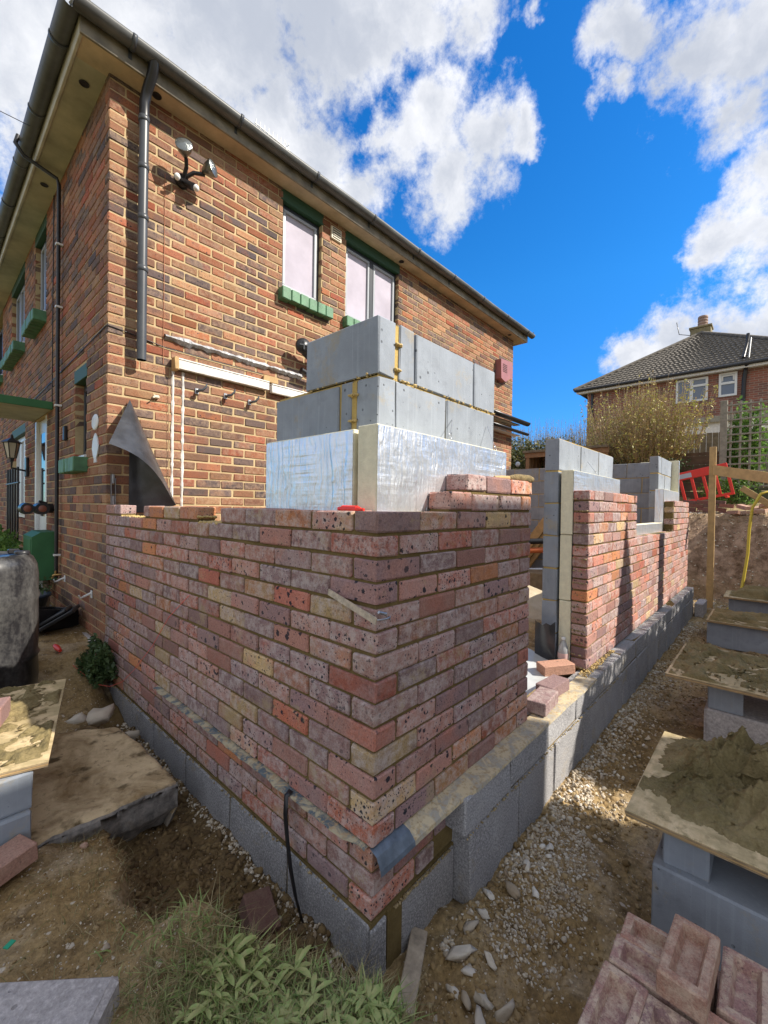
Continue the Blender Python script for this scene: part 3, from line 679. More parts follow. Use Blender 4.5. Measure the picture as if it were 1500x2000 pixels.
def leaves(name, pts, size, m, parent=None, kind=None, long=2.0, lo=.5):
    n = len(pts); pts = np.asarray(pts, float)
    d = nrg.normal(size=(n, 3)); d /= np.linalg.norm(d, axis=1)[:, None]; q = nrg.normal(size=(n, 3)); q -= (q*d).sum(1)[:, None]*d; q /= np.linalg.norm(q, axis=1)[:, None]
    s = size*nrg.uniform(lo, 1.3, (n, 1)); nn = np.cross(d, q)
    V = np.stack([pts-d*s*long/2, pts+q*s*.5+nn*s*.12, pts+d*s*long/2, pts-q*s*.5+nn*s*.12], 1).reshape(-1, 3)
    F = np.arange(n*4).reshape(n, 4); o = put(name, np_mesh(name, V, F, m, nrg.random(n)), parent)
    if kind: o['kind'] = kind
    return o
def broad_weed(x, y, n, s):
    """rosette of broad dandelion-like leaves"""
    mb = []; F = []; Rn = []; k = 0
    for i in range(n):
        a = i*2.4+rng.uniform(-.3, .3); L = s*rng.uniform(.6, 1.1); wd = L*rng.uniform(.09, .15); el = rng.uniform(.2, .9); z0 = float(hgt(x, y))
        for j, t in enumerate((0, .3, .6, .85, 1)):
            ww = wd*(.25, .8, 1.1, .8, .05)[j]; c = Vector((math.cos(a), math.sin(a), 0)); p = Vector((-c.y, c.x, 0))
            q = Vector((x, y, z0+.028))+c*L*t*math.cos(el*(1-t*.6))+Vector((0, 0, L*(t*math.sin(el)-.5*t*t)))
            mb += [q+p*ww+Vector((0, 0, ww*.35)), q, q-p*ww+Vector((0, 0, ww*.35))]
        for j in range(4):
            for e in (0, 1): F.append((k+3*j+e, k+3*j+e+1, k+3*j+e+4, k+3*j+e+3)); Rn.append(rng.random()*.2+.3)
        k += 15
    return [tuple(v) for v in mb], F, Rn
V = []; F = []; Rn = []
for _ in range(60):
    x, y = clump(); v, f, r_ = broad_weed(x, y, rng.randrange(3, 8), rng.uniform(.03, .065)); k = len(V); V += v; F += [tuple(i+k for i in q) for q in f]; Rn += r_
tag(put('weeds', np_mesh('weeds', V, F, M_grass, Rn, True)), kind='stuff')

# ================================================================== NEW CORNER WALL
wall = thing('brick_wall', 'new speckled brick corner wall with stepped unfinished top, nearest the camera', 'brick wall')
it = []
GAPS = [(1.007, 1.25), (1.99, 2.45)]
for i in range(-3, 16):
    even = (i % 2 == 0)            # course 12 (second from top): long face on the left side
    z = zc(i)
    if i < 14:
        if even:
            it.append((W_/2, .1075, z, .215, W_, math.pi/2))
            L = course(.225, YH-.004, .225)
        else:
            L = course(.1125, YH-.004, .1125)
        if i == 13: L = course(.1125, YH-.004, .1125, [(a, b) for a, b in GAPS])
        for a, b in L: it.append((W_/2, (a+b)/2, z, b-a, W_, math.pi/2))
    x0 = 0; x1 = 1.115
    if i == 14: x0 = .395
    if i == 15: x0 = .51
    if i < 0: x1 = .40 if i > -3 else .33
    if even:
        Rr = course(max(.1125, x0), x1, .1125)
    else:
        Rr = [(0, .215)]+course(.225, x1, .225) if x0 == 0 else course(x0, x1, .225)
        if i < 14 and x0 == 0: pass
    if not even and x0 == 0: pass
    for a, b in Rr:
        it.append(((a+b)/2, W_/2, z, b-a, W_, 0))
# odd courses: the corner brick shows its long side on the right
place_bricks(wall, it, M_new, M_new_a, 300)
mb = MB(); r_ = .009
mb.box(r_, W_-.004, r_, YH-.004, -.225, .975); mb.box(W_-.004, 1.115-.004, r_, W_-.004, -.225, 1.05)
for a, b in ((0.006, 1.007), (1.25, 1.99), (2.45, YH-.004)): mb.box(r_, W_-.004, a+.003, b-.003, .975, 1.043)
mb.box(.40, 1.11, r_, W_-.004, 1.05, 1.118); mb.box(.515, 1.11, r_, W_-.004, 1.118, 1.19)
mb.build('mortar', M_mnew, wall)
def crumbs(name, spans, m, parent, n, s=(.004, .012)):
    P_ = []; S_ = []
    for _ in range(n):
        (x0, x1, y0, y1, z) = spans[rng.randrange(len(spans))]; P_.append((rng.uniform(x0, x1), rng.uniform(y0, y1), z)); S_.append(rng.uniform(*s))
    return scatter(name, P_, S_, m, parent=parent)
M_crumb = leaf_mat('mortar_crumbs', [(.20,.15,.07),(.33,.25,.12),(.42,.33,.18),(.26,.19,.09)], 0)
M_crumby = leaf_mat('yellow_mortar_crumbs', [(.45,.32,.12),(.55,.40,.16)], 0)
crumbs('mortar_crumbs', [(.01, .1, .0, 1.0, 1.043), (.01, .1, 1.26, 1.98, 1.043), (0.1, .39, .01, .1, 1.043), (.4, .5, .01, .1, 1.118), (.52, 1.1, .01, .1, 1.19), (.41, .5, .0, .1, 1.118)], M_crumb, wall, 900, (.002, .006))
crumbs('mortar_bed', [(.005, .1, 1.02, 1.24, .975), (.005, .1, 2.0, 2.44, .975), (.01, .10, 1.24, 1.30, 1.0)], M_crumby, wall, 700, (.006, .014))

# damp course membrane on the left ledge and on the right ledge
def strip(name, pts, w0, w1, mats, parent=None, thick=.0015, side=None):
    mb = MB(); vs = []
    for i, (p, q) in enumerate(pts):
        vs += [Vector(p), Vector(q)]
    fs = [(2*i, 2*i+1, 2*i+3, 2*i+2) for i in range(len(pts)-1)]
    mb.add(vs, fs, 0, True); return mb.build(name, mats, parent)
def ledge_mat(name, cols):
    m = bpy.data.materials.new(name); m.use_nodes = True; t = NT(m.node_tree); b = t.n['Principled BSDF']
    pos = t.new('ShaderNodeNewGeometry').outputs['Position']
    n1 = t.noise(pos, 14, 5, .65, 1.0); n2 = t.noise(pos, 60, 4, .7)
    c = t.mix(t.maprange(n1, .44, .56), cols[0], cols[1]); c = t.mix(t.maprange(n2, .5, .65), c, cols[2])
    t.set(b.inputs['Base Color'], c); b.inputs['Roughness'].default_value = .6
    bn = t.new('ShaderNodeBump'); bn.inputs['Strength'].default_value = .7; bn.inputs['Distance'].default_value = .005
    t.set(bn.inputs['Height'], n2); t.l.new(bn.outputs[0], b.inputs['Normal']); return m
M_ledge = ledge_mat('mortar_splashed_dpc', ((.08, .105, .12), (.40, .34, .22), (.36, .25, .13)))
M_ledge2 = ledge_mat('sandy_dpc', ((.36, .33, .27), (.56, .46, .29), (.38, .27, .14)))
mb = MB()
ys = np.linspace(1.72, .02, 60); vs = []
for y in ys:
    o = -.030+.008*float(vnoise(y, 0, 9, 2))+(.018 if y < .1 else 0); q_ = .010*float(vnoise(y, 5, 40))+.006*float(vnoise(y, 8, 90)); vs += [(.012, y, .0085), (o+q_, y, .0055+.003*float(vnoise(y, 3, 14))), (o+q_-.001, y, .0025)]
mb.add(vs, [(3*i+j, 3*i+j+1, 3*i+j+4, 3*i+j+3) for i in range(59) for j in (0, 1)], 0, True)
tag(mb.build('damp_course', M_ledge), 'mortar splashed damp course strip sticking out along the left face of the corner wall', 'damp course')
mb = MB(); vs = []; xs = np.linspace(0.0, 1.95, 90)
for x in xs:
    wv = .006*float(vnoise(x, 0, 8, 5)); drop = np.interp(x, [0, .14, .30, .45, .6], [.040, .028, .012, .002, 0]); o = np.interp(x, [0, .2, .4, .5, 1.9], [.036, .05, .066, .082, .088])+wv
    vs += [(x, .012, .0085), (x, -o*.5, .006-drop*.25), (x, -o, .003-drop), (x, -o-.003, -.008-drop*1.15)]
mb.add(vs, [(4*i+j, 4*i+j+1, 4*i+j+5, 4*i+j+4) for i in range(89) for j in (0, 1, 2)], 0, False)
for k in range(len(mb.m)): mb.m[k] = 1 if k < 3*7 else 0
tag(mb.build('damp_course', [M_ledge2, M_dpcs]), 'sandy damp course strip with a blue grey curled tip at the corner of the wall', 'damp course')

# foundation blockwork -----------------------------------------------
fnd = thing('foundation_wall', 'grey concrete block foundation under the new brick corner and doorway', 'foundation wall', (0, 0, -.44))
def cblock(parent, x0, x1, y0, y1, z0, z1, m=M_dense, name='concrete_block', b=.006):
    mb = MB(); cx, cy, cz_ = (x0+x1)/2, (y0+y1)/2, (z0+z1)/2
    mb.box(x0-cx, x1-cx, y0-cy, y1-cy, z0-cz_, z1-cz_, 0, b, jit=.003)
    return put(name, mb.mesh(name, m), parent, (cx+rng.uniform(-.002, .002), cy+rng.uniform(-.002, .002), cz_), (0, 0, rng.uniform(-.004, .004)))
js = [.012, .450, .891, 1.347, 1.792, 2.168, 2.60, YH]
for a, b in zip(js[:-1], js[1:]): cblock(fnd, -.002, .098, a, b-.011, -.455, -.238)
cblock(fnd, .0, .075, -.004, .008, -.455, -.245)
cblock(fnd, .142, .455, -.005, .09, -.455, -.236)
zup = (-.142, -.004)
xsj = [.41, .79, 1.20, 1.62, 2.16, 2.6, 3.05, 3.5, 3.95, 4.4, 4.85, 5.3, 5.75, 6.2, 6.52]
for k, (a, b) in enumerate(zip(xsj[:-1], xsj[1:])): cblock(fnd, a, b-.011, -.077, .06, zup[0], zup[1])
xl = [.462, .884, 1.30, 1.76, 2.22, 2.67, 3.12, 3.57, 4.02, 4.47, 4.92, 5.37, 5.82, 6.27, 6.52]
for a, b in zip(xl[:-1], xl[1:]): cblock(fnd, a, b-.011, -.074, .06, -.455, -.155)
mb = MB(); mb.box(.006, .09, .006, YH, -.44, -.228); mb.box(.074, .15, -.002, .09, -.44, -.232); mb.box(.476, 6.5, -.066, .055, -.44, -.006); mb.box(.416, .475, -.060, .055, -.145, -.0065); mb.box(.14, .47, .003, .09, -.44, -.2325)
mb.build('mortar', M_mnew, fnd)
crumbs('mortar_squeeze', [(-.012, .0, .1, 2.7, -.232), (.41, 2.5, -.086, -.078, -.148), (.10, .42, -.012, -.004, -.232)], M_crumb, fnd, 500, (.003, .008))

# ================================================================== FAR PIERS
wall2 = thing('brick_wall', 'sunlit new brick wall beyond the door opening with a low window sill section', 'brick wall')
it = []
for i in range(0, 16):
    z = zc(i); even = i % 2 == 0
    cuts = []
    if i >= 11: cuts = [(3.35, 5.25)]
    for a, b in course(2.03, 6.5, 2.03+(.0 if even else .1125), cuts, .04): it.append(((a+b)/2, W_/2, z, b-a, W_, 0))
    it.append((6.5-W_/2+.0, .1025+.1125, z, .215, W_, math.pi/2)) if False else None
place_bricks(wall2, it, M_new, M_new_a, 300)
mb = MB(); mb.box(2.038, 6.494, .009, W_-.003, 0, .825); mb.box(2.038, 3.343, .009, W_-.003, .825, 1.19); mb.box(5.258, 6.494, .009, W_-.003, .825, 1.19)
mb.build('mortar', M_mnew, wall2)
crumbs('mortar_crumbs', [(2.02, 2.04, .01, .1, z/100) for z in range(2, 118, 8)]+[(5.24, 5.26, .01, .1, z/100) for z in range(84, 118, 7)]+[(3.4, 5.2, .01, .1, .825)], M_crumb, wall2, 420, (.004, .011))
crumbs('mortar_crumbs', [(2.0, 2.6, -.03, .0, .01), (1.9, 2.3, -.04, .02, .012)], M_crumby, fnd, 260, (.004, .012))

# inner leaf blocks ---------------------------------------------------
ZB = [-.01+.225*k for k in range(0, 9)]     # course bottoms
def leaf(label, segs):
    t = thing('block_wall', label, 'block wall'); return t
def abl(parent, axis_, a, b, c0, c1, k, m=M_aircrete):
    z0 = ZB[k]; z1 = z0+.215
    if axis_ == 'y': return cblock(parent, c0, c1, a, b, z0, z1, m, 'block', .004)
    return cblock(parent, a, b, c0, c1, z0, z1, m, 'block', .004)
lw = leaf('grey block inner wall stepping up behind the foil boards at the corner', None)
# top course (k=7 -> 1.565..1.78), then 6, 5...
abl(lw, 'y', .203, .634, .205, .305, 7)
abl(lw, 'x', .33, .425, .205, .305, 7); abl(lw, 'x', .437, .885, .205, .305, 7); abl(lw, 'x', .90, 1.10, .205, .305, 7)
for seg in ((.205, .32), (.345, .41), (.425, .861)): abl(lw, 'y', seg[0], seg[1], .205, .305, 6)
for seg in ((.31, .648), (.66, 1.10)): abl(lw, 'x', seg[0], seg[1], .205, .305, 6)
for k in range(0, 6):
    o = .22 if k % 2 else 0
    for j in range(2): abl(lw, 'y', .205+j*.45-(o if j else 0), min(.9, .205+(j+1)*.45-o)-.01, .205, .305, k)
    for j in range(2): abl(lw, 'x', .31+j*.40, min(1.10, .31+(j+1)*.40)-.01, .205, .305, k)
mb = MB(); mb.box(.215, .295, .215, .85, 0, 1.565); mb.box(.215, .295, .213, .62, 1.56, 1.57)
mb.box(.295, 1.09, .213, .297, 0, 1.57); mb.box(.303, .332, .212, .298, 1.56, 1.775); mb.box(.32, .345, 0, .0001, 0, .0001) if False else None
mb.box(.209, .30, .318, .347, 1.335, 1.552); mb.build('mortar', M_ymort, lw)
crumbs('mortar_squeeze', [(.19, .3, .21, .62, 1.563), (.31, 1.1, .195, .21, 1.563), (.3, .335, .198, .215, 1.6), (.3, .335, .198, .215, 1.7), (.195, .21, .31, .35, 1.4), (.195, .21, .31, .35, 1.5)], M_crumby, lw, 330, (.004, .010))

lw2 = leaf('grey block pier standing behind the brick pier beyond the door opening', None)
for k in range(0, 7):
    o = [2.03, 2.48, 2.93, 3.36] if k % 2 == 0 else [2.03, 2.25, 2.70, 3.15, 3.36]
    for a, b in zip(o[:-1], o[1:]): abl(lw2, 'x', a, b-.009, .205, .305, k)
mb = MB(); mb.box(2.036, 3.345, .21, .299, 0, 1.56); mb.build('mortar', M_ymort, lw2)
lw3 = leaf('low block inner wall under the window opening', None)
for k in range(0, 4):
    for j in range(5): abl(lw3, 'x', 3.37+j*.42, 3.37+(j+1)*.42-.01, .205, .305, k)
lw4 = leaf('grey block corner wall at the far end with its return', None)
for k in range(0, 8):
    o = [5.465, 5.9, 6.39] if k % 2 == 0 else [5.465, 5.68, 6.12, 6.39]
    for a, b in zip(o[:-1], o[1:]): abl(lw4, 'x', a, b-.009, .205, .305, k)
    y = .31+(.2 if k % 2 else 0); abl(lw4, 'y', .31, y+.24, 6.29, 6.39, k)
    y = y+.25
    while y < 2.7: abl(lw4, 'y', y, min(y+.44, 2.75), 6.29, 6.39, k); y += .45
mb = MB(); mb.box(5.47, 6.385, .211, .299, 0, 1.78); mb.box(6.296, 6.385, .3, 2.74, 0, 1.78); mb.build('mortar', M_ymort, lw4)

# insulation boards ---------------------------------------------------
def board(label, x0, x1, y0, y1, z0, z1, faces, group='foil faced insulation boards in the cavity'):
    t = thing('insulation_board', label, 'insulation board', ((x0+x1)/2, (y0+y1)/2, z0), group)
    mb = MB(); mb.box(x0+.001, x1-.001, y0+.001, y1-.001, z0, z1, 0, .003, jit=.001); mb.build('foam_core', M_foam, t)
    mb = MB()
    N = 40
    for f in faces:
        vs = []; 
        for i in range(N+1):
            for j in range(9):
                s_ = i/N; q = j/8; z = z0+.002+(z1-z0-.006)*q
                if f == '-x': y = y0+.002+(y1-y0-.004)*s_; vs.append((x0-.0015-.002*abs(float(vnoise(y, z*.4, 22, 3))), y, z))
                if f == '-y': x = x0+.002+(x1-x0-.004)*s_; vs.append((x, y0-.0015-.002*abs(float(vnoise(x, z*.4, 22, 4))), z))
        mb.add(vs, [((i*9+j), (i+1)*9+j, (i+1)*9+j+1, i*9+j+1) for i in range(N) for j in range(8)], 0, True)
    mb.build('foil_facing', M_foil, t); return t
board('foil board on the left of the corner, butting the board with the bare foam end', .105, .203, .222, .786, .9, 1.343, ['-x'])
board('foil board right of the corner with bare foam end and crinkled silver face', .105, 1.05, .107, .203, .9, 1.350, ['-y'])
board('top foil board behind the brick pier beyond the opening', 2.035, 3.21, .108, .19, .9, 1.338, ['-y'])
board('second foil board from the top behind the pier beyond the opening', 2.04, 3.34, .112, .192, .45, .895, ['-y'])
board('lowest foil board standing behind the clear bottle', 2.035, 3.34, .108, .188, .01, .445, ['-y'])
board('foil board showing above the low brick sill section', 3.37, 5.22, .108, .2, .45, .93, ['-y'])
board('foil board behind the last brick pier at the far end', 5.24, 6.39, .106, .2, .45, 1.345, ['-y', '-x'])
board('pale foil sheet stood upright at the outer end of the far block corner', 6.395, 6.47, .12, .6, .9, 1.80, ['-y'])

# wall ties
for i, (p, q) in enumerate([((.70, .2, 1.47), (.58, .13, 1.37)), ((1.02, .2, 1.49), (.96, .12, 1.36)), ((2.62, .2, 1.45), (2.55, .12, 1.36))]):
    mb = MB(); p = Vector(p); q = Vector(q); mb.tube([p, q], .0016, 5)
    mb.tube([q+Vector((.012*math.cos(a), 0, .012*math.sin(a))) for a in np.linspace(0, 6.3, 9)], .0014, 5)
    tag(mb.build('wall_tie', M_steel), ['thin steel wall tie slanting in the middle of the sunlit grey block', 'steel wall tie with a hooked end near the right edge of the corner blockwork', 'steel wall tie on the block pier beyond the opening'][i], 'wall tie')
# red line winder and brush on the wall
mb = MB(); a = Vector((.05, .235, 1.057)); b = Vector((.045, .105, 1.055))
mb.tube([a, a.lerp(b, .12), a.lerp(b, .2), a.lerp(b, .8), a.lerp(b, .88), b], [.007, .008, .012, .011, .006, .005], 8, 0)
for k in range(14): p = a.lerp(b, .2+k*.042); mb.tube([p+Vector((0, .001, .0))+Vector((0, .002, 0)), p-Vector((0, .002, 0))], .0128, 8, 0)
tag(mb.build('line_winder', M_redp), 'red string line winder lying on top of the corner wall by the foil board', 'line winder')
br = thing('hand_brush', 'worn wooden handled brush lying on top of the brick step', 'brush', (1.0, .05, 1.2))
mb = MB(); mb.tube([(.90, .09, 1.213), (.95, .075, 1.215), (1.0, .06, 1.214)], [.009, .011, .013], 8); mb.build('handle', M_wood, br)
mb = MB(); mb.tube([(.995, .062, 1.214), (1.03, .04, 1.216), (1.10, .012, 1.214), (1.125, .0, 1.213)], [.014, .022, .022, .012], 10)
mb.build('bristles', mat('dirty_bristles', (.23, .17, .08), .95, var=.4, vscale=50, bump=(200, 1, .005)), br)
# steel strap and line pin
st = thing('line_pin', 'rusty steel strap with a pin set in the bed joint at the wall corner', 'line pin', (0, 0, .75))
mb = MB(); 
A = Vector((-.006, .215, .776)); B = Vector((-.034, -.035, .728)); d = (B-A).normalized(); n_ = Vector((-1, 0, 0)); u_ = d.cross(n_).normalized()
vs = []
for p in (A, A.lerp(B, .5), B):
    for s1 in (-.0105, .0105):
        for s2 in (0, .004): vs.append(p+u_*s1+n_*s2)
mb.add(vs, [(0, 1, 3, 2), (0, 4, 5, 1), (2, 3, 7, 6), (1, 5, 7, 3), (0, 2, 6, 4), (4, 8, 9, 5), (6, 7, 11, 10), (5, 9, 11, 7), (4, 6, 10, 8), (8, 10, 11, 9)], 0); mb.build('strap', mat('sandy_steel', (.52, .44, .35), .5, metal=.3, var=.3, vscale=60), st)
mb = MB(); mb.tube([B+Vector((.0, .0, .003)), B+Vector((.03, -.012, .004)), B+Vector((.055, -.003, .004))], .003, 6); mb.tube([(-.002, -.012, .745), (.022, -.014, .737), (.028, -.014, .735)], [.005, .005, .006], 8)
mb.tube([(.015, -.022, .738), (.045, -.02, .715)], .0016, 5); mb.build('pin', M_steel, st)
# black strap hanging over the left ledge
mb = MB(); vs = []
pts = [(-.012, .405, .012), (-.034, .402, .004), (-.040, .398, -.06), (-.034, .392, -.15), (-.030, .375, -.25), (-.028, .345, -.33), (-.026, .300, -.405)]
for i, p in enumerate(pts): vs += [(p[0]-.0006, p[1]+.011, p[2]-(.003 if i > 3 else 0)), (p[0], p[1]-.011, p[2]-(.012 if i > 4 else 0))]
mb.add(vs, [(2*i, 2*i+1, 2*i+3, 2*i+2) for i in range(6)], 0, True); o = mb.build('plastic_strip', M_black)
md = o.modifiers.new('thickness', 'SOLIDIFY'); md.thickness = .003
tag(o, 'black plastic strip hanging from the left damp course down to the mud', 'plastic strip')
# red twine
mb = MB(); mb.tube([(-.010, 1.30, .60), (-.010, 1.557, .441), (-.012, 1.80, .22), (-.014, 2.10, .0), (-.022, 2.30, -.13), (-.06, 2.42, -.185), (-.12, 2.50, -.175), (-.19, 2.68, -.10), (-.255, 2.90, -.028)], .0018, 5)
tag(mb.build('string_line', M_twine), 'thin red string trailing from the left wall down to the soil', 'string')
mb = MB(); mb.tube([(-.25, 2.88, -.005), (-.258, 2.94, .005), (-.262, 2.99, .008)], [.012, .02, .014], 8)
tag(mb.build('string_tag', M_redp), 'crumpled bright red plastic on the soil at the end of the string', 'plastic scrap')
# offcut at the corner
o = MB().box(-.0, .245, -.028, .028, 0, .013, 0, .003).build('timber_offcut', mat('muddy_pale_offcut', (.36, .29, .21), .8, var=.45, vscale=22, bump=(60, .5, .003)))
o.location = (.005, -.13, -.405); o.rotation_euler = (R(6), R(-3), R(27)); tag(o, 'flat muddy timber offcut leaning at the foot of the block corner', 'timber offcut')
# single brown brick in the trench
def free_brick(name, loc, rot, m, label, group=None, frog=False, L=.215, W=W_, H=.065, cat='brick'):
    mb = MB(); vs, fs = chamfer(-L/2, L/2, -W/2, W/2, -H/2, H/2, .004)
    vs = [(x+rng.uniform(-.0015, .0015), y+rng.uniform(-.0015, .0015), z+rng.uniform(-.0012, .0012)) for x, y, z in vs]
    if frog:
        # replace the top face by a rim and a sloped trough
        zt = H/2; top_ = [i for i, f in enumerate(fs) if len(f) == 4 and all(vs[j][2] > zt-.0028 for j in f)]
        f = fs.pop(top_[0]) if top_ else None
        if f is not None:
            base = len(vs)
            for sx_, dz, ins in ((0, 0, .019), (0, -.026, .030)):
                for j in f:
                    x, y, z = vs[j]; vs.append((x-math.copysign(ins, x), y-math.copysign(ins*.85, y), zt+dz))
            for q in range(4):
                a, b2 = q, (q+1) % 4
                fs.append((f[a], f[b2], base+b2, base+a)); fs.append((base+a, base+b2, base+4+b2, base+4+a))
            fs.append((base+4, base+5, base+6, base+7))
    mb.add(vs, fs); o = mb.build(name, m); o.location = loc; o.rotation_euler = rot
    return tag(o, label, cat, group)
M_dkb = brick_mat('dark_brown_brick', [(.12, .065, .055), (.14, .075, .06)], False, .2, .4, (.2, .14, .1))
free_brick('brick', (-.125, .428, -.395), (R(12), R(-14), R(75)), M_dkb, 'dark brown brick lying tilted in the mud of the trench', L=.14, H=.07)
free_brick('brick', (-.775, 1.0, -.165), (0, R(-4), R(20)), M_red, 'reddish brick at the left edge below the grey blocks')
# loose bricks on the foundation ledge in the opening
M_pur = brick_mat('purple_brick', [(.28, .18, .175), (.33, .21, .19)], False, .6, .6, (.5, .42, .38))
free_brick('brick', (1.305, .0, .045), (0, 0, R(4)), M_pur, 'nearer of two speckled bricks waiting on the foundation in the opening', 'loose bricks on the ledge')
free_brick('brick', (1.53, .03, .045), (0, 0, R(-5)), M_pur, 'farther of two speckled bricks lying on the foundation in the opening', 'loose bricks on the ledge')
free_brick('brick', (1.84, .13, .045), (0, R(-3), R(-38)), M_red, 'sunlit orange brick with mortar beside the clear bottle', 'loose bricks on the ledge')
# bottle
mb = MB(); mb.lathe([(0, 0), (.030, .0), (.033, .01), (.032, .05), (.034, .10), (.030, .13), (.018, .165), (.012, .178), (.012, .19)], 20, 0, Matrix.Translation((1.985, .135, .01)))
bt = thing('plastic_bottle', 'clear plastic bottle standing in the opening by the brick pier', 'bottle', (1.985, .135, .01)); mb.build('bottle_body', M_milk, bt)
mb = MB(); mb.lathe([(.0145, .186), (.0145, .202), (0, .202)], 16, 0, Matrix.Translation((1.985, .135, .01))); mb.build('cap', M_white, bt)
mb = MB(); mb.lathe([(.0345, .062), (.0347, .098)], 20, 0, Matrix.Translation((1.985, .135, .01))); mb.build('bottle_label', mat('pinkish_label', (.6, .42, .4), .5), bt)
# membranes at the threshold
mb = MB(); N = 24; vs = []
for i in range(N+1):
    for j in range(N+1):
        s_, t_ = i/N, j/N; x = 1.30+.70*s_; y = .13+.55*t_
        z = .01+.16*s_*t_**1.2-.10*t_*(1-s_)+.02*float(fbm(x, y, 5, 3, 4)); vs.append((x, y, z))
mb.add(vs, [(i*(N+1)+j, (i+1)*(N+1)+j, (i+1)*(N+1)+j+1, i*(N+1)+j+1) for i in range(N) for j in range(N)], 0, True)
tag(mb.build('plastic_membrane', mat('pale_grey_membrane', (.50, .52, .52), .35, var=.15, vscale=8)), 'pale grey plastic membrane draped over the threshold in the opening', 'membrane')
mb = MB(); vs = []
for i in range(13):
    s_ = i/12
    for j in range(9): t_ = j/8; vs.append((1.985-.10*math.sin(s_*3.1)*t_*.5, .19+.14*s_, .03+.26*t_+.03*float(vnoise(s_, t_, 6))))
mb.add(vs, [(i*9+j, (i+1)*9+j, (i+1)*9+j+1, i*9+j+1) for i in range(12) for j in range(8)], 0, True)
tag(mb.build('black_membrane', M_dpm), 'black plastic sheet folded up the end of the far block pier', 'membrane')

#@@PART2
# ================================================================== HOUSE
XH = 6.616; ZE = 4.235
house = thing('brick_house', 'old two storey brick house with grey gutters, green sills and cream soffit', 'house', (0, YH, 0))
def PT(ax, s, o, z): return (s, YH-o, z) if ax == 'y' else (-o, s, z)
def wbox(mb, ax, s0, s1, o0, o1, z0, z1, mi=0, b=0, jit=0):
    if ax == 'y': mb.box(s0, s1, YH-o1, YH-o0, z0, z1, mi, b, jit=jit)
    else: mb.box(-o1, -o0, s0, s1, z0, z1, mi, b, jit=jit)
# openings: (s0,s1,z0,z1)
OG = [(1.51, 2.01, 3.23, 4.235), (2.365, 3.29, 3.23, 4.235)]
OF = [(3.36, 3.75, 1.44, 2.235), (5.06, 5.72, 3.15, 4.235), (6.45, 7.6, 3.15, 4.235), (4.95, 5.62, -.2, 2.01), (6.35, 7.5, .82, 2.1), (8.6, 9.6, 3.15, 4.235)]
YF1 = 10.6
items = []
for i in range(-1, 57):
    z = zc(i); z0 = z-H_/2; z1 = z+H_/2; even = i % 2 == 0
    cg = [(a-.0, b+.0) for a, b, c, d in OG if z1 > c+.01 and z0 < d-.01]
    cf = [(a, b) for a, b, c, d in OF if z1 > c+.01 and z0 < d-.01]
    # quoins
    if even: g = course(0, XH, 0, cg); f = course(YH+.1125, YF1, YH+.1125, cf)
    else: g = course(.1125, XH, .1125, cg); f = course(YH, YF1, YH, cf)
    if i >= 0: items += [((a+b)/2, YH+W_/2, z, b-a, W_, 0) for a, b in g]
    items += [(W_/2, (a+b)/2, z, b-a, W_, math.pi/2) for a, b in f]
cv = Vector(CAM)
def hkey(t):
    d = (Vector(t[:3])-cv).length; g = t[5] == 0
    hid = (g and (t[2] < 1.08 or (t[0] > 1.2 and t[2] < 1.9) or (t[0] > 2.3 and t[2] < 3)))
    return d**3/((3.67 if g else .95)*t[3])*(50 if hid else 1)
place_bricks(house, items, M_old, M_old_a, 300, hkey)
def mort_wall(mb, ax, s0, s1, z0, z1, ops, depth):
    xs = sorted({s0, s1, *[v for o in ops for v in o[:2] if s0 < v < s1]}); zs = sorted({z0, z1, *[v for o in ops for v in o[2:] if z0 < v < z1]})
    for a, b in zip(xs[:-1], xs[1:]):
        for c, d in zip(zs[:-1], zs[1:]):
            m_ = ((a+b)/2, (c+d)/2)
            if any(o[0] < m_[0] < o[1] and o[2] < m_[1] < o[3] for o in ops): continue
            wbox(mb, ax, a, b, -depth, -.0065, c, d)
mb = MB(); mort_wall(mb, 'y', .0065, XH-.004, 0, 4.25, OG, .22); mort_wall(mb, 'x', YH+.22, YF1, -.1, 4.249, OF, .22); mb.box(.0065, .2, YH+.0065, YH+.22, -.1, -.001)
wbox(mb, 'y', 0.01, XH-.01, -8, -.23, 0, .01) if False else None
mb.build('mortar', M_mold, house)
# inner dark volume so that rooms are not see-through
mb = MB(); mb.box(.35, XH-.1, YH+.35, YF1, -.1, 4.2); mb.build('interior', mat('dim_interior', (.10, .09, .08), .9), house)
mb = MB(); mb.box(XH-.12, XH-.006, YH+.11, YF1, 0, 4.24); mb.build('rear_wall', M_fw, house)
mb = MB(); mb.box(-.045, .0, YH+.0, YF1, -.16, -.005, 0, .01, jit=.004); o = mb.build('plinth', M_conc, house)

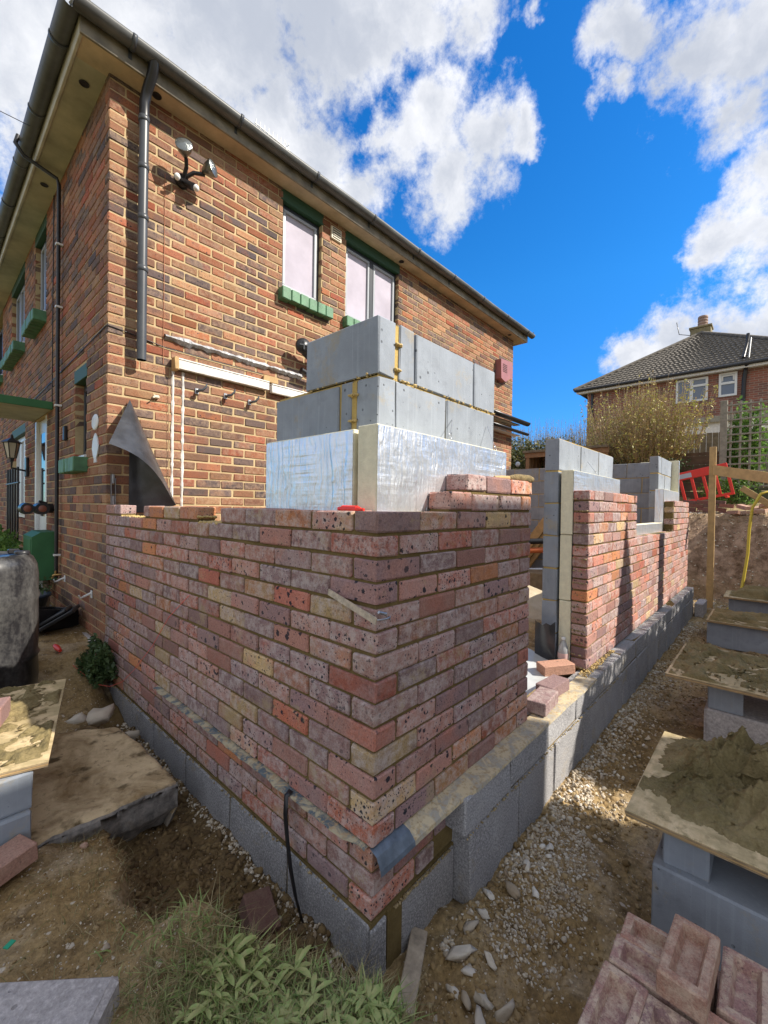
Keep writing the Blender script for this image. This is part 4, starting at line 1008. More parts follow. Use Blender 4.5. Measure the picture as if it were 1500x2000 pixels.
def window(ax, s0, s1, z0, z1, mull, lab=None, pane=M_pane, fr=M_anth, rec=.055, inner=None, transom=None):
    mb = MB(); t = .045; o0, o1 = -rec-.05, -rec
    wbox(mb, ax, s0, s1, o0, o1, z0, z0+t, 0, .004); wbox(mb, ax, s0, s1, o0, o1, z1-t, z1, 0, .004)
    wbox(mb, ax, s0, s0+t, o0-.001, o1+.001, z0+t, z1-t, 0, .004); wbox(mb, ax, s1-t, s1, o0-.001, o1+.001, z0+t, z1-t, 0, .004)
    for m_ in mull: wbox(mb, ax, m_-.03, m_+.03, o0-.001, o1+.004, z0+t, z1-t, 0, .004)
    if transom: wbox(mb, ax, s0+t, s1-t, o0-.001, o1+.003, transom-.025, transom+.025, 0, .004)
    w_ = mb.build('window', fr, house)
    if lab: w_['label'] = lab
    ed = [s0]+list(mull)+[s1]
    for a, b in zip(ed[:-1], ed[1:]):
        m2 = MB(); a += .035; b -= .035
        # opening sash inside the frame, and its pane
        q = .03
        wbox(m2, ax, a, b, o1-.02, o1+.006, z0+.04, z0+.04+q, 0, .003); wbox(m2, ax, a, b, o1-.02, o1+.006, z1-.04-q, z1-.04, 0, .003)
        wbox(m2, ax, a, a+q, o1-.0205, o1+.0065, z0+.04+q, z1-.04-q, 0, .003); wbox(m2, ax, b-q, b, o1-.0205, o1+.0065, z0+.04+q, z1-.04-q, 0, .003)
        m2.build('sash', inner or fr, w_)
        m3 = MB(); wbox(m3, ax, a+q-.002, b-q+.002, o1-.024, o1-.016, z0+.04+q-.002, z1-.04-q+.002); m3.build('pane', pane, w_)
    return w_
def lintel(ax, s0, s1, z0, z1, o=.0):
    mb = MB(); wbox(mb, ax, s0-.02, s1+.02, -.10, o, z0, z1, 0, .003); mb.build('lintel', mat('shaded_green_paint', (.02, .07, .035), .6), house)  # green darkened in its base colour to stand for shadow on the lintels
def sill(ax, s0, s1, z0, z1, out=.075, n=None):
    t = MB(); wbox(t, ax, s0+.03, s1-.03, -.09, .02, z1+.002, z1+.022, 0, .004); sl_ = t.build('sill', M_white, house)
    n = n or max(3, round((s1-s0)/.11))
    for k in range(n):
        a = s0+(s1-s0)*k/n; b = s0+(s1-s0)*(k+1)/n-.006
        m_ = MB(); dz = rng.uniform(-.004, .004); wbox(m_, ax, a, b, -.04, out+rng.uniform(-.004, .004), z0+dz, z1+dz*.3, 0, .007, jit=.0015); m_.build('sill_brick', M_green, sl_)
M_gframe = mat('pale_grey_sash', (.34, .36, .39), .35)
window('y', 1.51, 2.01, 3.25, 4.12, [], 'narrow window with frosted pane', inner=M_gframe); lintel('y', 1.51, 2.01, 4.12, 4.235)
window('y', 2.365, 3.29, 3.25, 4.12, [2.83], 'double window with frosted panes', inner=M_gframe); lintel('y', 2.365, 3.29, 4.12, 4.235)
sill('y', 1.465, 2.125, 3.115, 3.232, .08, 6); sill('y', 2.32, 3.335, 3.115, 3.232, .08, 9)
window('x', 3.36, 3.75, 1.45, 2.12, [], 'small ground floor window', pane=M_glass, rec=.07); lintel('x', 3.36, 3.75, 2.12, 2.235)
sill('x', 3.30, 3.83, 1.32, 1.44, .10, 5)
window('x', 5.06, 5.72, 3.17, 4.12, [5.4], None, pane=M_glass, inner=M_gframe); lintel('x', 5.06, 5.72, 4.12, 4.235); sill('x', 5.02, 5.78, 3.03, 3.15, .12, 7)
window('x', 6.45, 7.6, 3.17, 4.12, [6.85, 7.2], None, pane=M_glass, inner=M_gframe); lintel('x', 6.45, 7.6, 4.12, 4.235); sill('x', 6.40, 7.66, 3.03, 3.15, .12, 11)
window('x', 8.6, 9.6, 3.17, 4.12, [9.1], None, pane=M_glass); sill('x', 8.55, 9.65, 3.03, 3.15, .12, 9)
window('x', 6.35, 7.5, .84, 1.98, [6.75, 7.1], None, pane=mat('sky_lit_glass', (.42, .48, .58), .08, spec=.8), fr=M_white); lintel('x', 6.35, 7.5, 1.98, 2.1)
# door
d_ = MB(); wbox(d_, 'x', 4.95, 5.62, -.12, -.03, -.1, 2.01, 0, .006); wbox(d_, 'x', 4.95, 5.02, -.03, .004, -.1, 2.01, 0, .004); wbox(d_, 'x', 5.54, 5.62, -.03, .004, -.1, 2.01, 0, .004); dr = d_.build('door', M_white, house)
d_ = MB(); wbox(d_, 'x', 5.12, 5.44, -.029, -.022, .9, 1.85); d_.build('pane', M_glass, dr)
# canopy
cb = MB(); cb.box(-.78, -.002, 4.66, 5.74, 2.03, 2.085); cn = cb.build('canopy', M_soffitg, house)
cb = MB(); cb.box(-.80, -.003, 4.64, 4.66, 2.02, 2.10, 0, .004); cb.box(-.82, -.80, 4.64, 5.76, 2.02, 2.10, 0, .004); cb.box(-.80, -.003, 4.66, 5.74, 2.0855, 2.098); cb.build('canopy_fascia', M_greenp, cn)
# soffit, fascia, gutters
OX = .20; OY = .16; XE = XH+.20
mb = MB(); mb.box(-OX+.001, XE, YH-OY+.001, YH+.05, ZE, ZE+.012); mb.build('soffit', M_soffit, house)
MB().box(-OX+.001, -.0, YH+.0501, YF1+.3, ZE, ZE+.012).build('soffit', M_soffitg, house); MB().box(XH, XE, YH+.0501, YF1, ZE, ZE+.012).build('soffit', M_soffitg, house)
mb = MB(); mb.box(-OX-.02, XE+.02, YH-OY-.02, YH-OY, ZE-.012, ZE+.16, 0, .003); mb.build('fascia', mat('grimy_fascia', (.22, .19, .14), .6, var=.4, vscale=8), house)
MB().box(-OX-.02, -OX, YH-OY+.0005, YF1+.3, ZE-.012, ZE+.16, 0, .003).build('fascia', mat('cream_fascia', (.50, .47, .38), .55, var=.2, vscale=6), house); MB().box(XE, XE+.02, YH-OY+.0005, YF1, ZE-.012, ZE+.16, 0, .003).build('fascia', MATS['cream_fascia'], house)
def gutter(ax, a, b, cz_=ZE+.125, r=.058):
    """half round channel with thickness; returns the object"""
    prof = [(r*math.cos(t), r*math.sin(t)) for t in np.linspace(math.pi, 2*math.pi, 13)]; inn = [(.93*p[0], .93*p[1]+.001) for p in prof][::-1]; P_ = prof+inn; n = len(P_); mb = MB()
    c = YH-OY-.02-r if ax == 'y' else -(OX+.02+r)
    f = (lambda s, p: (s, c+p[0], cz_+p[1])) if ax == 'y' else (lambda s, p: (c-p[0], s, cz_+p[1]))
    N = 24; vs = []
    for i in range(N+1):
        s = a+(b-a)*i/N; vs += [f(s, (p[0], p[1]+.004*math.sin(i*.9))) for p in P_]
    mb.add(vs, [(i*n+k, i*n+(k+1) % n, (i+1)*n+(k+1) % n, (i+1)*n+k) for i in range(N) for k in range(n)], 0, True)
    g = mb.build('gutter', M_gut, house)
    L = list(np.arange(a+.35, b, .82))
    for s in L:
        m_ = MB(); R_ = r*1.07; n2 = 12; v = []
        for ss in (s-.014, s+.014): v += [f(ss, (R_*math.cos(t), R_*math.sin(t))) for t in np.linspace(math.pi*.97, 2.03*math.pi, n2)]
        m_.add(v, [(k, k+1, n2+k+1, n2+k) for k in range(n2-1)], 0, True)
        if ax == 'y': m_.box(s-.012, s+.012, YH-OY-.024, YH-OY-.0205, cz_-.09, cz_-.02)
        ob = m_.build('bracket', M_pvc, g); md = ob.modifiers.new('t', 'SOLIDIFY'); md.thickness = .004
    return g
gutter('y', -OX-.07, XE+.10); gutter('x', YH-OY-.06, YF1+.3)
mb = MB(); mb.tube([(XE+.10, YH-OY-.08, ZE+.17), (XE+.13, YH-OY-.08, ZE+.20), (XE+.15, YH-OY-.07, ZE+.165), (XE+.12, YH-OY-.07, ZE+.14)], .008, 6); mb.build('hook', M_black, house)
# roof: stepped tile courses on the two visible slopes
mb = MB(); vs = []; e = .06
x0, x1, y0 = -OX-e, XE+e, YH-OY-e; zt = ZE+.165; pitch = math.tan(R(36)); rows = 22; dd = .165
for k in range(rows):
    a = k*dd; b = (k+1)*dd+.02; za = zt+a*pitch; zb = zt+b*pitch-.03
    if x0+b > x1-b: break
    mb.add([(x0+a, y0+a, za), (x1-a, y0+a, za), (x1-b, y0+b, zb), (x0+b, y0+b, zb), (x0+a, y0+a, za-.025), (x1-a, y0+a, za-.025)], [(0, 1, 2, 3), (4, 5, 1, 0)])
    mb.add([(x0+a, YF1, za), (x0+a, y0+a, za), (x0+b, y0+b, zb), (x0+b, YF1, zb), (x0+a, YF1, za-.025), (x0+a, y0+a, za-.025)], [(0, 1, 2, 3), (4, 5, 1, 0)])
    mb.add([(x1-a, y0+a, za), (x1-a, YF1, za), (x1-b, YF1, zb), (x1-b, y0+b, zb)], [(0, 1, 2, 3)])
roof = mb.build('roof', M_tile, house)
P_ = [(x0+rng.uniform(.0, .12), y0+rng.uniform(0, .6)*1, zt+rng.uniform(.01, .05)) for _ in range(120)]+[(x0+rng.uniform(.0, .9), y0+rng.uniform(.0, .06), zt+rng.uniform(.0, .03)) for _ in range(120)]
scatter('moss', P_, [rng.uniform(.012, .03) for _ in P_], leaf_mat('roof_moss', [(.22,.17,.09),(.12,.10,.05),(.30,.25,.14)], 0), parent=roof)
# soffit vents
for (x, y) in ((-.105, 3.02), (-.10, 4.55), (.30, YH-.075), (3.25, YH-.075), (6.3, YH-.075)):
    mb = MB(); mb.lathe([(.030, 0), (.034, -.004), (.034, -.006), (.028, -.006), (.026, .0)], 16, 0, Matrix.Translation((x, y, ZE))); mb.lathe([(.027, -.002), (0, -.002)], 16, 0, Matrix.Translation((x, y, ZE))); mb.build('soffit_vent', M_black, house)
# downpipe on the gable, cut off above the new work
px_, py_ = .205, YH-.085
dp = MB(); dp.tube([(px_, py_, 2.16), (px_, py_, 3.25)], .034, 18, caps=False); dp.tube([(px_, py_, 3.22), (px_+.004, py_, 4.02)], .034, 18, caps=False)
dpo = dp.build('downpipe', M_pvc, house)
dp = MB(); dp.tube([(px_+.004, py_, 3.98), (px_+.004, py_, 4.10), (px_+.01, YH-.12, 4.18), (px_+.02, YH-.20, 4.26), (px_+.02, YH-OY-.078, 4.33)], .036, 18); dp.build('swan_neck', M_black, dpo)
for z in (2.85, 3.24, 3.62, 3.98):
    m_ = MB(); m_.lathe([(.0355, -.02), (.039, -.018), (.039, .018), (.0355, .02)], 18, 0, Matrix.Translation((px_+.002, py_, z))); m_.box(px_-.01, px_+.01, py_+.03, YH-.001, z-.012, z+.012); m_.build('pipe_clip', M_pvc, dpo)
mb = MB(); mb.lathe([(.030, 2.161), (.030, 2.3)], 16, 0, Matrix.Translation((px_, py_, 0))); mb.build('pipe_mouth', M_black, dpo)
# thin pipe on the front wall
mb = MB(); mb.tube([(-.035, 4.25, .33), (-.035, 4.25, 4.12), (-.05, 4.25, 4.17), (-.30, 4.22, 4.22), (-.36, 4.22, 4.30), (-.34, 4.22, 4.38)], .017, 10); fp = mb.build('waste_pipe', M_black, house)
for z in (.55, 2.0, 2.95, 3.55): m_ = MB(); m_.box(-.058, -.001, 4.228, 4.272, z-.01, z+.01, 0, .003); m_.build('pipe_clip', M_white, fp)
# airbrick vent
mb = MB(); wbox(mb, 'y', 2.125, 2.275, -.01, .02, 4.03, 4.17, 0, .006); v_ = mb.build('wall_vent', M_cream, house)
for k in range(4): m_ = MB(); wbox(m_, 'y', 2.145, 2.255, .02, .028, 4.05+k*.026, 4.062+k*.026, 0, .002); m_.build('louvre', M_cream, v_)
mb = MB(); wbox(mb, 'y', 2.145, 2.255, .0195, .0215, 4.045, 4.155); mb.build('vent_hole', M_black, v_)
# scars of the removed porch on the gable
mb = MB(); vs = []
for i in range(140):
    x = .40+1.35*i/139; z = 2.425-.01*i/139; a = .024+.026*float(vnoise(x, 0, 22, 3))+.012*float(vnoise(x, 4, 60, 3)); b = .012+.040*abs(float(vnoise(x, 2, 30, 5)))
    vs += [(x, YH-.001, z+a), (x, YH-.012-b*.8, z+a*.5), (x, YH-.018-b, z-a*.4), (x, YH-.001, z-a*1.3)]
mb.add(vs, [(4*i+j, 4*i+j+1, 4*i+j+5, 4*i+j+4) for i in range(139) for j in range(3)])
mb.build('flashing', M_lead, house)
for (a, b, c) in ((.49, 1.345, 0), (1.375, 1.95, -.012)):
    mb = MB(); wbox(mb, 'y', a, b, .012, .055, 2.178+c, 2.248+c, 0, .004, jit=.003); wbox(mb, 'y', a, b, .0, .06, 2.249+c, 2.262+c, 0, .003); mb.build('porch_fascia', M_whited, house)
mb = MB(); wbox(mb, 'y', .452, .487, .0, .085, 2.155, 2.26, 0, .006, jit=.004); wbox(mb, 'y', 1.30, 1.46, .0, .03, 2.266, 2.325, 0, .004, jit=.006); mb.build('timber_batten', M_wood, house)
for x, z0, z1 in ((.470, 1.02, 2.19), (.552, 1.02, 2.165)):
    mb = MB(); vs = []; N = 90
    for i in range(N+1):
        z = z0+(z1-z0)*i/N; wv = .010+.009*float(vnoise(x*9, z, 30, 2)); o_ = .004*float(vnoise(x, z, 12, 7)); h = .004+.007*abs(float(vnoise(x, z, 25, 9)))
        vs += [(x-wv+o_, YH-.0005, z), (x+o_, YH-h-.002, z), (x+wv+o_, YH-.0005, z)]
    mb.add(vs, [(3*i+j, 3*i+j+1, 3*i+j+4, 3*i+j+3) for i in range(N) for j in (0, 1)]); mb.build('mortar_scar', M_whited, house)

# ---- fittings fixed to the house (things of their own)
fl = thing('floodlight', 'twin round security floodlight with sensor high on the sunlit gable wall', 'floodlight', (.53, YH, 3.75))
def aimed(loc, d):
    q = Vector(d).to_track_quat('Z', 'Y').to_matrix().to_4x4(); q.translation = loc; return q
mb = MB(); mb.lathe([(.055, 0), (.055, .02), (.045, .045), (0, .05)], 20, 0, aimed((.52, YH, 3.73), (0, -1, 0))); mb.tube([(.52, YH-.04, 3.74), (.52, YH-.10, 3.80), (.50, YH-.14, 3.84)], .016, 8); mb.tube([(.53, YH-.04, 3.75), (.58, YH-.10, 3.79), (.66, YH-.12, 3.81)], .016, 8)
mb.tube([(.52, YH-.03, 3.72), (.57, YH-.12, 3.66)], [.025, .03], 12); mb.tube([(.50, YH-.03, 3.72), (.45, YH-.10, 3.68)], [.022, .028], 12); mb.build('mount', M_black, fl)
for c, d in (((.475, YH-.17, 3.87), (-.45, -.85, .25)), ((.665, YH-.17, 3.83), (.55, -.8, .15))):
    mb = MB(); mb.lathe([(.018, -.05), (.03, -.03), (.052, .0), (.062, .03), (.064, .05)], 22, 0, aimed(c, d)); ls = mb.build('lamp_head', mat('silvered_reflector', (.22, .225, .20), .3, metal=.8), fl)
    mb = MB(); mb.lathe([(.062, .048), (.045, .058), (0, .064)], 22, 0, aimed(c, d)); mb.build('lens', mat('ribbed_lens', (.22, .235, .23), .2, metal=.6, spec=.8, bump=(90, .7, .005)), ls)
for c in ((.585, YH-.135, 3.652), (.445, YH-.11, 3.677)):
    mb = MB(); mb.lathe([(.026, 0), (.02, .012), (0, .016)], 14, 0, aimed(c, (.2, -.8, -.5))); mb.build('sensor', M_white, fl)
mb = MB(); mb.tube([(.392, YH-.004, 3.72), (.392, YH-.004, 2.2)], .0025, 5)
tag(mb.build('cable', mat('reddish_cable', (.42, .16, .08), .6)), 'thin reddish cable running straight down the gable below the floodlight', 'cable')
mb = MB(); mb.tube([(-.006, 5.9, 2.28), (-.006, 4.4, 2.33), (-.006, YH+.01, 2.38), (.0, YH-.006, 2.38), (.12, YH-.006, 2.37), (.42, YH-.006, 2.33), (1.3, YH-.008, 2.33)], .004, 5)
tag(mb.build('cable', M_black), 'thin black cable wrapping round the house corner at mid height', 'cable')
mb = MB(); mb.tube([(-.007, 4.66, 2.10), (-.007, 4.66, 3.2), (-.007, 4.64, 4.22)], .005, 5)
tag(mb.build('cable', M_black), 'black cable running up the shaded wall from the canopy to the soffit', 'cable')
mb = MB(); mb.tube([(-.30, 3.9, 4.30), (-.8, 4.1, 4.42), (-3.0, 5.2, 5.0), (-8, 8, 6.4)], .003, 4)
tag(mb.build('cable', M_black), 'telephone wire leaving the left gutter towards the edge of the sky', 'cable')
mb = MB(); mb.tube([(.435, YH-.01, 2.2), (.436, YH-.012, 1.6), (.438, YH-.01, 1.06)], .002, 4)
tag(mb.build('cable', M_rust), 'short thin wire hanging down beside the white mortar scars', 'cable')
for i, (x, z) in enumerate(((.667, 2.03), (.925, 2.04), (1.165, 2.03))):
    h = thing('wall_hook', ['leftmost of the three chrome hooks under the white board', 'middle chrome hook of the three under the white board', 'rightmost of the three chrome hooks, nearest the block wall'][i], 'hook', (x, YH, z), 'chrome hooks on the gable wall')
    mb = MB(); mb.box(x-.016, x+.016, YH-.008, YH, z-.022, z+.03, 0, .003); mb.tube([(x, YH-.006, z+.01), (x-.002, YH-.05, z-.005), (x+.02, YH-.075, z+.0)], [.011, .010, .008], 8); mb.build('bracket', M_steel, h)
    mb = MB(); mb.tube([(x-.012, YH-.06, z+.0), (x+.018, YH-.080, z+.006), (x+.042, YH-.088, z+.035), (x+.046, YH-.088, z+.06)], [.010, .0105, .009, .006], 8)
    mb.tube([(x-.012, YH-.055, z), (x-.018, YH-.045, z-.02)], .009, 8); mb.build('prong', M_pvc, h)
mb = MB(); mb.box(.315, .36, YH-.03, YH, 1.905, 1.93, 0, .006); mb.tube([(.32, YH-.03, 1.91), (.30, YH-.05, 1.90)], .006, 6)
tag(mb.build('pipe_bracket', M_cream), 'small cream pipe bracket on the gable left of the mortar scars', 'bracket')
sp = thing('soil_pipe', 'black soil pipe with a round capped end on the gable behind the blocks', 'pipe', (1.7, YH-.1, 2.66))
mb = MB(); mb.tube([(1.69, YH-.13, 2.66), (1.76, YH-.12, 2.62), (2.5, YH-.11, 2.58), (3.2, YH-.11, 2.55)], [.058, .055, .055, .055], 18); mb.build('pipe', M_black, sp)
mb = MB(); mb.lathe([(.05, -.03), (.072, -.03), (.078, 0), (.070, .022), (0, .028)], 24, 0, aimed((1.665, YH-.15, 2.675), (-.35, -.93, .0))); cap = mb.build('cap', M_black, sp)
mb = MB(); q = aimed((1.655, YH-.180, 2.675), (-.35, -.93, .0)); mb.box(-.045, .045, -.006, .006, -.004, .004, M_=q); mb.box(-.006, .006, -.045, .045, -.0045, .0035, M_=q); mb.build('cap_cross', M_pvc, cap)
mb = MB(); mb.tube([(1.68, YH-.10, 2.445), (1.75, YH-.10, 2.43), (2.6, YH-.10, 2.40)], [.03, .028, .028], 12)
tag(mb.build('waste_pipe', M_black), 'short black waste pipe under the capped soil pipe', 'pipe')
ab = thing('alarm_box', 'faded pink burglar alarm box near the far end of the gable', 'alarm box', (6.15, YH, 3.55))
mb = MB(); mb.prism([(5.93, 3.70), (6.36, 3.74), (6.38, 3.47), (6.10, 3.33), (5.95, 3.37)], lambda p, k: (p[0], YH-(0 if k else .11), p[1])); mb.build('casing', M_pink, ab)
for k in range(5): m_ = MB(); m_.box(6.0, 6.16, YH-.116, YH-.108, 3.50+k*.03, 3.51+k*.03); m_.build('slot', mat('dark_slot', (.12, .05, .06), .7), ab)
for i, (z, lb) in enumerate(((2.70, 'upper black gutter end poking past the far end of the gable'), (2.50, 'lower thin black gutter and white board at the far end of the gable'))):
    g = thing('porch_gutter', lb, 'gutter', (6.2, YH-.2, z)); mb = MB(); r_ = .06-.02*i
    n = 10; vs = []
    for x in (5.2, 6.86): vs += [(x, YH-.2+r_*math.cos(t), z+r_*math.sin(t)) for t in np.linspace(math.pi, 2*math.pi, n)]
    mb.add(vs, [(k, k+1, n+k+1, n+k) for k in range(n-1)], 0, True); mb.add(vs[n:], [tuple(range(n))]); o = mb.build('channel', M_black, g); md = o.modifiers.new('t', 'SOLIDIFY'); md.thickness = .004
    mb = MB(); mb.box(5.2, 6.7, YH-.12, YH-.001, z-.055, z-.04); mb.build('board', M_white if i else M_oldw, g)
# plaques on the front wall
mb = MB(); q = aimed((-.001, 3.075, 1.70), (-1, 0, 0))
mb.lathe([(0, .008), (.075, .008), (.085, .004), (.088, 0)], 28, 0, q @ Matrix.Diagonal((1.0, .72, 1, 1)))
tag(mb.build('wall_plaque', mat('white_ceramic', (.68, .68, .66), .4, var=.1, vscale=30, bump=(60, .4, .004))), 'oval white plaque on the shaded wall next to the house corner', 'plaque')
mb = MB(); mb.prism([(-.05, .0), (-.075, .06), (-.055, .12), (-.03, .15), (.0, .17), (.03, .15), (.055, .12), (.075, .06), (.05, 0), (.025, -.03), (.03, -.06), (-.03, -.06), (-.025, -.03)], lambda p, k: (-.001-.008*k, 3.05+p[0]*1.15, 1.44+p[1]))
tag(mb.build('wall_plaque', MATS['white_ceramic']), 'urn shaped white plaque just below the oval one', 'plaque')
# meter box on its post
mbx = thing('meter_box', 'dark green meter box with a sloping lid on the shaded wall', 'meter box', (-.1, 4.6, .3))
mb = MB(); mb.prism([(0, .29), (0, .765), (-.13, .765), (-.20, .72), (-.20, .29)], lambda p, k: (p[0]-.001, 4.40+.48*k, p[1])); mb.build('casing', M_greenp, mbx)
mb = MB(); mb.box(-.206, -.2015, 4.44, 4.84, .32, .70, 0, .002); dd_ = mb.build('box_door', M_greenp, mbx); mb = MB(); mb.tube([(-.207, 4.47, .52), (-.216, 4.47, .52)], .01, 8); mb.build('lock', M_black, dd_)
mb = MB(); mb.tube([(-.07, 4.5, .29), (-.07, 4.5, -.05)], .03, 10); mb.build('supply_pipe', M_oldw, mbx)
# outdoor fitting, tap, hooks
of = thing('outdoor_speaker', 'black double round fitting with copper discs above the meter box', 'wall fitting', (-.1, 4.75, 1.0))
mb = MB(); mb.tube([(-.0, 4.62, 1.0), (-.10, 4.60, 1.0)], .05, 16); mb.tube([(-.10, 4.52, .995), (-.10, 4.70, .995)], .06, 18); mb.tube([(-.21, 4.56, .995), (-.21, 4.70, .995)], [.055, .06], 18); mb.tube([(-.05, 4.6, 1.05), (-.12, 4.6, 1.07)], .012, 8); mb.build('body', M_black, of)
for x in (-.10, -.21): mb = MB(); mb.lathe([(.034, 0), (.03, .004), (0, .005)], 18, 0, aimed((x, 4.519 if x > -.15 else 4.559, .995), (0, -1, 0))); mb.build('disc', mat('copper_disc', (.20, .07, .045), .5, var=.2), of)
for i, (y, z, lb) in enumerate(((3.13, .33, 'white hook on the shaded wall close to the new brickwork'), (4.05, .34, 'white hook on the shaded wall beside the black pipe'))):
    mb = MB(); mb.box(-.008, 0, y-.02, y+.02, z-.03, z+.03, 0, .003); mb.tube([(-.006, y, z+.01), (-.05, y, z-.01), (-.08, y-.005, z-.02), (-.09, y-.005, z+.005)], [.009, .009, .008, .006], 7); tag(mb.build('wall_hook', M_white), lb, 'hook')
tp = MB(); tp.tube([(0, 4.22, .36), (-.06, 4.22, .36), (-.075, 4.22, .33)], .012, 8); tp.tube([(-.045, 4.22, .37), (-.045, 4.22, .40)], .008, 6)
tag(tp.build('garden_tap', mat('brass', (.45, .28, .10), .4, metal=.7)), 'small brass tap at the foot of the black wall pipe', 'tap')
mb = MB(); mb.box(-.03, 0, 4.0, 4.05, 1.64, 1.78, 0, .008); tag(mb.build('doorbell_box', M_black), 'small black box on the shaded wall left of the ground floor window', 'box')
# coach lantern
ln = thing('coach_lantern', 'black coach lantern bracketed to the shaded wall near the left edge', 'lantern', (-.14, 6.1, 1.6))
LX, LY = -.16, 6.1
mb = MB(); mb.lathe([(.0, .30), (.012, .29), (.02, .25), (.10, .20), (.105, .19), (.075, .185)], 6, 0, Matrix.Translation((LX, LY, 1.60)), False); mb.lathe([(.0, -.05), (.02, -.04), (.025, .0), (.045, .0)], 6, 0, Matrix.Translation((LX, LY, 1.60)), False)
for k in range(6):
    a = k*math.pi/3; mb.tube([(LX+.045*math.cos(a), LY+.045*math.sin(a), 1.60), (LX+.08*math.cos(a), LY+.08*math.sin(a), 1.79)], .005, 5)
mb.tube([(LX, LY, 1.56), (LX, LY, 1.48), (-.02, LY, 1.45)], .012, 8); mb.box(-.03, 0, LY-.06, LY+.06, 1.38, 1.62, 0, .006); mb.build('lantern_frame', M_black, ln)
mb = MB(); mb.lathe([(.042, .005), (.076, .185)], 6, 0, Matrix.Translation((LX, LY, 1.60)), False); mb.build('glass', mat('frosted_glass', (.55, .50, .40), .3), ln)
# railings under the lantern
rl = thing('metal_railing', 'black vertical railings in front of the far ground floor window', 'railing', (-.1, 6.6, .8))
for k in range(5): mb = MB(); mb.tube([(-.10, 6.1+k*.22, .35), (-.10, 6.1+k*.22, 1.5)], .012, 6); mb.build('bar', M_black, rl)
mb = MB(); mb.tube([(-.10, 6.0, 1.3), (-.10, 7.1, 1.3)], .012, 6); mb.tube([(-.10, 6.0, .45), (-.10, 7.1, .45)], .012, 6); mb.build('rail', M_black, rl)
# television aerial
ae = thing('television_aerial', 'white pronged television aerial showing just above the long gutter', 'aerial', (3.7, 6, 6.5))
mb = MB(); mb.tube([(3.05, 6, 7.82), (3.80, 6, 7.78)], .010, 5)
for k in range(9): x = 3.08+k*.085; mb.tube([(x, 6, 7.80-.08), (x, 6, 7.80+.11)], .006, 4)
mb.tube([(3.70, 5.9, 7.78), (3.78, 6.1, 7.9)], .006, 4); mb.tube([(3.82, 6, 7.72), (3.66, 6, 7.92)], .006, 4); mb.build('antenna', M_white, ae)
mb = MB(); mb.tube([(3.72, 6, 6.3), (3.72, 6, 7.8)], .018, 6); mb.build('mast', M_steel, ae)

# folded black sheet on the gable ------------------------------------
def lerp3(a, b, t): return Vector(a)*(1-t)+Vector(b)*t
T = Vector((.148, YH-.02, 1.858)); Lp = Vector((-.085, 2.40, 1.462)); Rp = Vector((.425, 2.575, 1.055))
N = 26; vs = []
for i in range(N+1):
    s_ = i/N
    Bq = lerp3(Lp, Rp, s_)+Vector((.02*math.sin(3.14*s_), -.02*math.sin(3.14*s_), .055*math.sin(math.pi*min(1, s_*1.15))*(1-.3*s_)))
    for j in range(N+1):
        t_ = j/N; p = T*(1-t_)+Bq*t_
        p = p+Vector((.0, -.075, .02))*math.sin(math.pi*s_)*t_**.8*(1-.35*t_); vs.append(p)
mb = MB(); mb.add(vs, [(i*(N+1)+j, i*(N+1)+j+1, (i+1)*(N+1)+j+1, (i+1)*(N+1)+j) for i in range(N) for j in range(N)], 0, True)
Bk = Vector((.15, YH-.008, 1.0)); vs = []
for i in range(N+1):          # the sheet turns back against the wall
    s_ = i/N; Bq = lerp3(Rp, Bk, s_)+Vector((0, .0, -.03*math.sin(3.14*s_)))
    for j in range(N+1):
        t_ = j/N; p = T*(1-t_)+Bq*t_; vs.append(p+Vector((0, .10*math.sin(math.pi*s_)*t_*(1-.5*s_), 0)))
for k, v in enumerate(vs):
    if v.y > YH-.008: vs[k] = Vector((v.x, YH-.008, v.z))
mb.add(vs, [(i*(N+1)+j, i*(N+1)+j+1, (i+1)*(N+1)+j+1, (i+1)*(N+1)+j) for i in range(N) for j in range(N)], 0, True)
tag(mb.build('damp_proof_sheet', M_dpm), 'folded black plastic sheet pinned by its tip to the gable wall', 'plastic sheet')
mb = MB(); vs = []
for i in range(9):
    for j in range(9): vs.append((.20+.14*i/8, 2.44+.2*j/8, 1.0+.025*math.sin(i*.6)+.01*float(vnoise(i*.2, j*.2, 2))))
mb.add(vs, [(i*9+j, (i+1)*9+j, (i+1)*9+j+1, i*9+j+1) for i in range(8) for j in range(8)], 0, True)
mb = MB(); mb.box(.035, .052, YH-.022, YH, 1.21, 1.28, 0, .003); mb.box(.028, .032, YH-.02, YH, 1.0, 1.28); mb.box(.056, .060, YH-.02, YH, 1.0, 1.25); mb.box(.036, .052, YH-.019, YH-.001, 1.02, 1.12, 0, .002)
tag(mb.build('wall_starter', M_steel), 'steel wall starter strip at the house corner just above the new bricks', 'wall starter')

